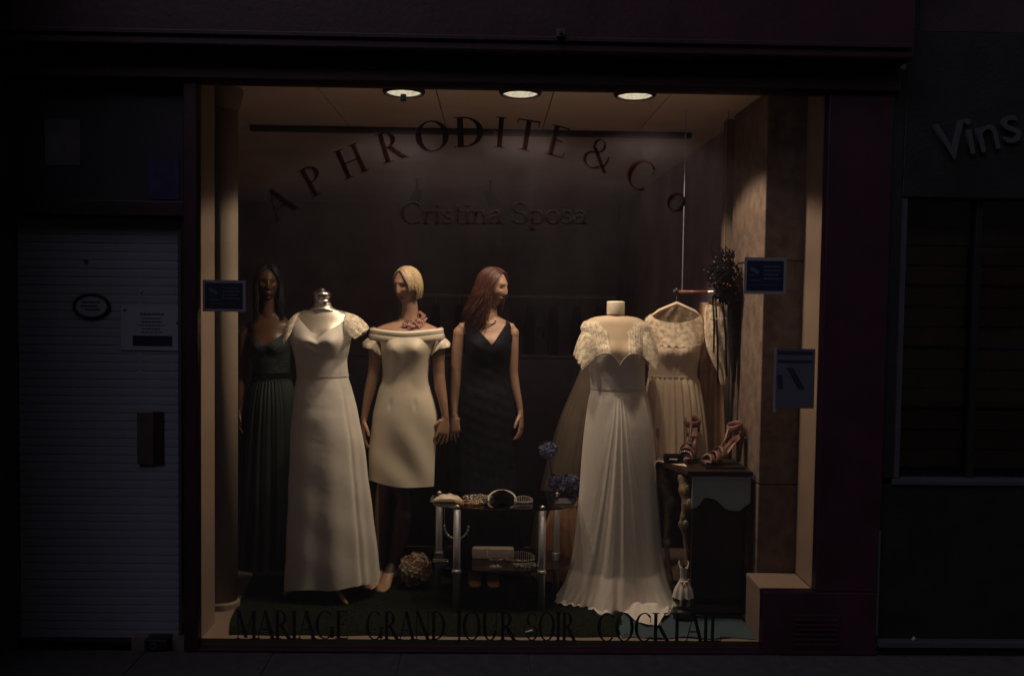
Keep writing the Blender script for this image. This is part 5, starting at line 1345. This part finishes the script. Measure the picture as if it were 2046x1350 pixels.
# ================================================================== LEFT BAY: white shutter
XS0, XS1 = at(40, 850, .10).x, at(366, 850, .10).x
bay = thing('shutter_bay', 'neighbouring entrance closed by a white slatted roller shutter', 'entrance', ((XS0+XS1)/2, .1, 0))
ztop, zbt = zz(434, .10, 200), zz(1272, .10, 200)
sls = None; nsl = 50; hh = (ztop-zbt)/nsl
rn = random.Random(14)
for i in range(nsl):
    if sls is None:
        b = B(); prof = [(.004, 0), (-.0045, .0010), (-.0052, hh*.3), (-.0052, hh*.7), (-.0042, hh-.0016), (.004, hh-.0009)]
        n = len(prof); x0, x1 = XS0, XS1-.014
        b.add([(x0, .10+y, z) for y, z in prof]+[(x1, .10+y, z) for y, z in prof], [(j, j+n, (j+1) % n+n, (j+1) % n) for j in range(n)])
        b.f.append(tuple(range(n-1, -1, -1))); b.f.append(tuple(range(n, 2*n)))
        sls = b.build('slat', M_slat, bay); o = sls
    else:
        o = sls.copy(); COL.objects.link(o); o.parent = bay
    o.location = (0, rn.uniform(-.0012, .0012), zbt+i*hh)
B().box((XS1-.012, .06, zbt), (XS1+.004, .14, ztop), .002).build('guide_rail', M_greypaint, bay)
B().box((XS0, .06, .0), (XS1+.004, .16, zbt-.001), .004).build('threshold', M_stonefront, bay)
zh0, zh1 = ztop+.001, zz(402, .05, 200)
B().box((XS0-.02, -.01, zh0), (xm0-.001, .16, zh1), .004).build('lintel', M_frame, bay)
zt0_, zt1_ = zh1+.001, ZT-.001
B().box((XS0-.02, .05, zt0_), (xm0-.001, .06, zt1_)).build('transom_panel', mat('dim_transom', (.05, .042, .055), .35, var=.2, scale=4), bay)
pp0, pp1 = at(297, 400, .045), at(360, 320, .045)
B().box((pp0.x, .044, pp0.z+.004), (pp1.x-.006, .0492, pp1.z)).build('transom_poster', mat('violet_poster', (.035, .025, .10), .5, var=.4, scale=14), bay)
pp0, pp1 = at(90, 330, .045), at(160, 240, .045)
B().box((pp0.x, .044, pp0.z), (pp1.x, .0492, pp1.z)).build('transom_poster', mat('grey_poster', (.13, .11, .13), .5, var=.3, scale=14), bay)
B().box((xm0-.03, -.01, 0), (xm0-.001, .058, zh0-.001), .003).build('jamb', M_frame, bay) if False else None
# things on the shutter
q = at(183, 612, .088)
ov = thing('oval_plaque', 'oval plaque with a dark rim on the white shutter', 'plaque', (q.x, .09, q.z))
B().lathe([(.001, 0), (.075, 0), (.075, .006), (.001, .007)], (0, 0, 0), 40, True, Matrix.Translation((q.x, .0925, q.z)) @ Matrix.Scale(.66, 4, (0, 0, 1)) @ Matrix.Rotation(R(90), 4, 'X')).build('plate', M_slat, ov)
B().tube([(q.x+.085*math.cos(a), .088, q.z+.057*math.sin(a)) for a in [2*math.pi*i/40 for i in range(41)]], .008, 8).build('rim', M_black, ov, True)
b = B()
for i, (u0, u1) in enumerate(((-.045, .045), (-.05, .03), (-.03, .04))): b.box((q.x+u0, .0836, q.z+.018-i*.018), (q.x+u1, .0846, q.z+.024-i*.018))
b.build('print', M_greypaint, ov)
p0, p1 = at(242, 699, .09), at(361, 612, .09); W, H = p1.x-p0.x, p1.z-p0.z
nt_ = thing('paper_notice', 'white printed paper notice taped to the shutter beside the mullion', 'notice', ((p0.x+p1.x)/2, .09, p0.z))
B().box((p0.x, .0885, p0.z), (p1.x-.004, .0905, p1.z)).build('sheet', M_paper, nt_)
b = B(); rn = random.Random(17)
for v, u0, u1, hh_ in ((.80, .32, .72, .035), (.71, .36, .66, .02), (.63, .34, .70, .025), (.55, .30, .72, .02), (.47, .36, .66, .025), (.40, .34, .70, .02)):
    u = u0
    while u < u1:
        l = rn.uniform(.02, .06); b.box((p0.x+W*u, .0872, p0.z+H*v), (p0.x+W*min(u+l, u1), .0884, p0.z+H*(v+hh_))); u += l+.012
b.box((p0.x+W*.20, .0872, p0.z+H*.10), (p0.x+W*.86, .0884, p0.z+H*.33)); b.build('print', M_ink, nt_)
for u, v in ((.07, .9), (.95, .62)): B().ball((p0.x+W*u, .0868, p0.z+H*v), .006, 10, 6, (1, .4, 1)).build('tack', M_black, nt_)
p0, p1 = at(276, 926, .085), at(326, 822, .085)
lb = thing('letter_plate', 'beige and dark upright pull plate on the white shutter', 'plate', ((p0.x+p1.x)/2, .085, p0.z))
xm = p0.x+(p1.x-p0.x)*.66
B().box((p0.x, .070, p0.z), (xm, .0925, p1.z), .003).build('beige_panel', M_brass, lb)
B().box((xm+.001, .078, p0.z), (p1.x, .0925, p1.z), .002).build('dark_panel', M_frame, lb)
p0, p1 = at(301, 1304, .06), at(347, 1264, .06)
lk = thing('floor_lock', 'black box lock with a round keyhole at the foot of the shutter', 'lock', ((p0.x+p1.x)/2, .03, .0))
B().box((p0.x, -.03, .001), (p1.x, .058, p1.z), .008).build('case', M_black, lk)
B().lathe([(.017, 0), (.017, .006), (.011, .007), (.011, .002)], (0, 0, 0), 20, False, Matrix.Translation(((p0.x+p1.x)/2-.01, -.031, (p1.z)/2)) @ Matrix.Rotation(R(90), 4, 'X')).build('keyhole_ring', M_greypaint, lk)
q = at(281, 582, .09); tag(B().ball((q.x, .086, q.z), .006, 10, 6, (1, .6, 1)).build('screw_head', M_chrome, None, True), 'tiny shiny screw head on the shutter above the paper notice', 'screw')
q = at(172, 521, .09); tag(B().ball((q.x, .086, q.z), .010, 10, 6, (1, .5, 1)).build('door_spyhole', M_greypaint, None, True), 'round grey spyhole high on the white shutter', 'spyhole')
# building walls around
struct(B().box((-12, -1.15, -.02), (XS0-.001, .3, 6), .01).build('left_shade_pier', M_wall))  # forward projection added to shade the left side of the shutter
struct(B().box((-12, -.02, zl0+.71), (12, .5, 9)).build('upper_wall', M_wall))
struct(B().box((xr1+.12, -.02, ZT+.301), (12, .5, zl0+.709)).build('side_wall', M_wall))
struct(B().box((XS0-.3, .165, -.02), (-1.78, .19, 3.6)).build('bay_back_wall', M_wall))

# ================================================================== RIGHT BAY: wine shop
XW0 = xr1
ws = thing('wine_shop', 'dark neighbouring wine shop front with grey trim at the right edge', 'shop front', (2.6, .05, 0))
zs1 = zz(956, .0, 1900); xf = at(1797, 700, .0).x
zsl = zz(300, .0, 1900)
B().box((XW0+.001, -.02, zs1+.001), (xf-.018, .10, ZT+.119), .004).build('side_pier', M_stonefront, ws)
B().box((xf-.017, -.012, zs1), (xf+.014, .10, zz(395, 0, 1800)), .003).build('window_post', M_greypaint, ws)
B().box((xf-.025, -.03, zs1-.028), (4.5, .10, zs1-.001), .004).build('window_sill', M_greypaint, ws)
zst = zz(1285, -.03, 1900)
B().box((XW0+.004, -.015, zst+.02), (4.5, .10, zs1-.029), .004).build('lower_panel', M_stonefront, ws)
B().box((XW0+.0, -.06, zst-.012), (4.5, .10, zst+.019), .004).build('base_moulding', M_greypaint, ws)
B().box((XW0+.03, -.02, 0), (4.5, .10, zst-.013), .004).build('plinth', M_stonefront, ws)
B().box((XW0-.010, YF-.004, zz(1268, YF, 1760)), (XW0+.0, YF+.03, zz(1060, YF, 1760)), .001).build('edge_strip', M_greypaint, ws)
zgl = zz(395, 0, 1800)
B().box((xf+.015, .055, zs1), (4.5, .061, zgl-.001)).build('window_pane', M_dglass, ws)
B().box((xf-.017, -.02, zgl+.001), (4.5, .10, ZT+.3), .004).build('fascia_panel', M_stonefront, ws)
xb1 = at(1938, 700, .05).x
B().box((xb1, .03, zs1), (xb1+.03, .10, zgl-.001), .003).build('window_post', M_black, ws)
B().box((4.5, -.1, 0), (7, .2, 3.4)).build('far_pier', M_wall, ws)
struct(B().box((XW0-.02, 1.0, -.02), (5.5, 1.1, 3.4)).build('wine_shop_back_wall', M_dark))
# wooden wine crates stacked behind the pane
cr0 = None
for i in range(4):
    for j in range(2):
        z = zs1+.01+i*.315; x = xf+.035+j*.44
        lab = ('wooden wine crate in the dark neighbour window, '+('left' if j == 0 else 'right')+' stack, '+('bottom', 'second', 'third', 'top')[i]+' crate')
        t = thing('wine_crate', lab, 'crate', (x, .22, z), 'wine crates in the neighbour window')
        if cr0 is None:
            cr0 = []
            for k in range(3): cr0.append(B().box((x+.0, .22, z+.004+k*.10), (x+.40, .235, z+.096+k*.10), .003).build('plank', M_crate, t))
            cr0.append(B().box((x, .237, z+.003), (x+.40, .5, z+.30), .004).build('box_body', M_crate, t))
        else:
            for o in cr0: c = o.copy(); COL.objects.link(c); c.parent = t
struct(B().box((xf-.02, .12, zs1-.1), (5.4, .99, zs1+.005)).build('window_shelf', M_darkwood))
# 'Vins' letters: raised, on the fascia, rising to the right
vt = thing('shop_sign', 'raised grey letters of the wine shop name climbing up the fascia', 'sign', (at(1950, 290, -.03).x, -.03, zz(290, -.03, 1950)))
fc = bpy.data.curves.new('vins', 'FONT')
px_l = [('V', 1905, 319, -11, 80), ('i', 1942, 308, -12, 80), ('n', 1978, 301, -14, 80), ('s', 2025, 284, -16, 84)]
for chx, px, py, ang, hpx in px_l:
    fc.body = chx; fc.size = 1; fc.extrude = .04; fc.align_x = 'CENTER'
    tmp = bpy.data.objects.new('tmp', fc); COL.objects.link(tmp); dg = bpy.context.evaluated_depsgraph_get(); dg.update()
    me = bpy.data.meshes.new_from_object(tmp.evaluated_get(dg)); bpy.data.objects.remove(tmp)
    q = at(px, py, -.035); h = (at(px, py-hpx, -.035)-q).length/.72
    Mx = Matrix.Translation(q) @ Matrix.Rotation(R(-ang), 4, (0, -1, 0)) @ Matrix.Rotation(R(90), 4, 'X') @ Matrix.Diagonal((h*.95, h, h, 1))
    off = parent_origin(vt)
    for v in me.vertices: v.co = Mx @ v.co - off
    me.name = 'letter'; me.materials.clear(); me.materials.append(M_greypaint); o = bpy.data.objects.new('letter', me); COL.objects.link(o); o.parent = vt
for n in ('letter',): pass
bpy.data.curves.remove(fc)
q = at(1822, 1279, -.04)
tag(B().tube([(q.x, -.045, zst+.021), (q.x+.012, -.045, zst+.036)], .008, 8).build('litter_scrap', M_paper, None, True), 'pale scrap of litter on the wine shop base moulding', 'litter')
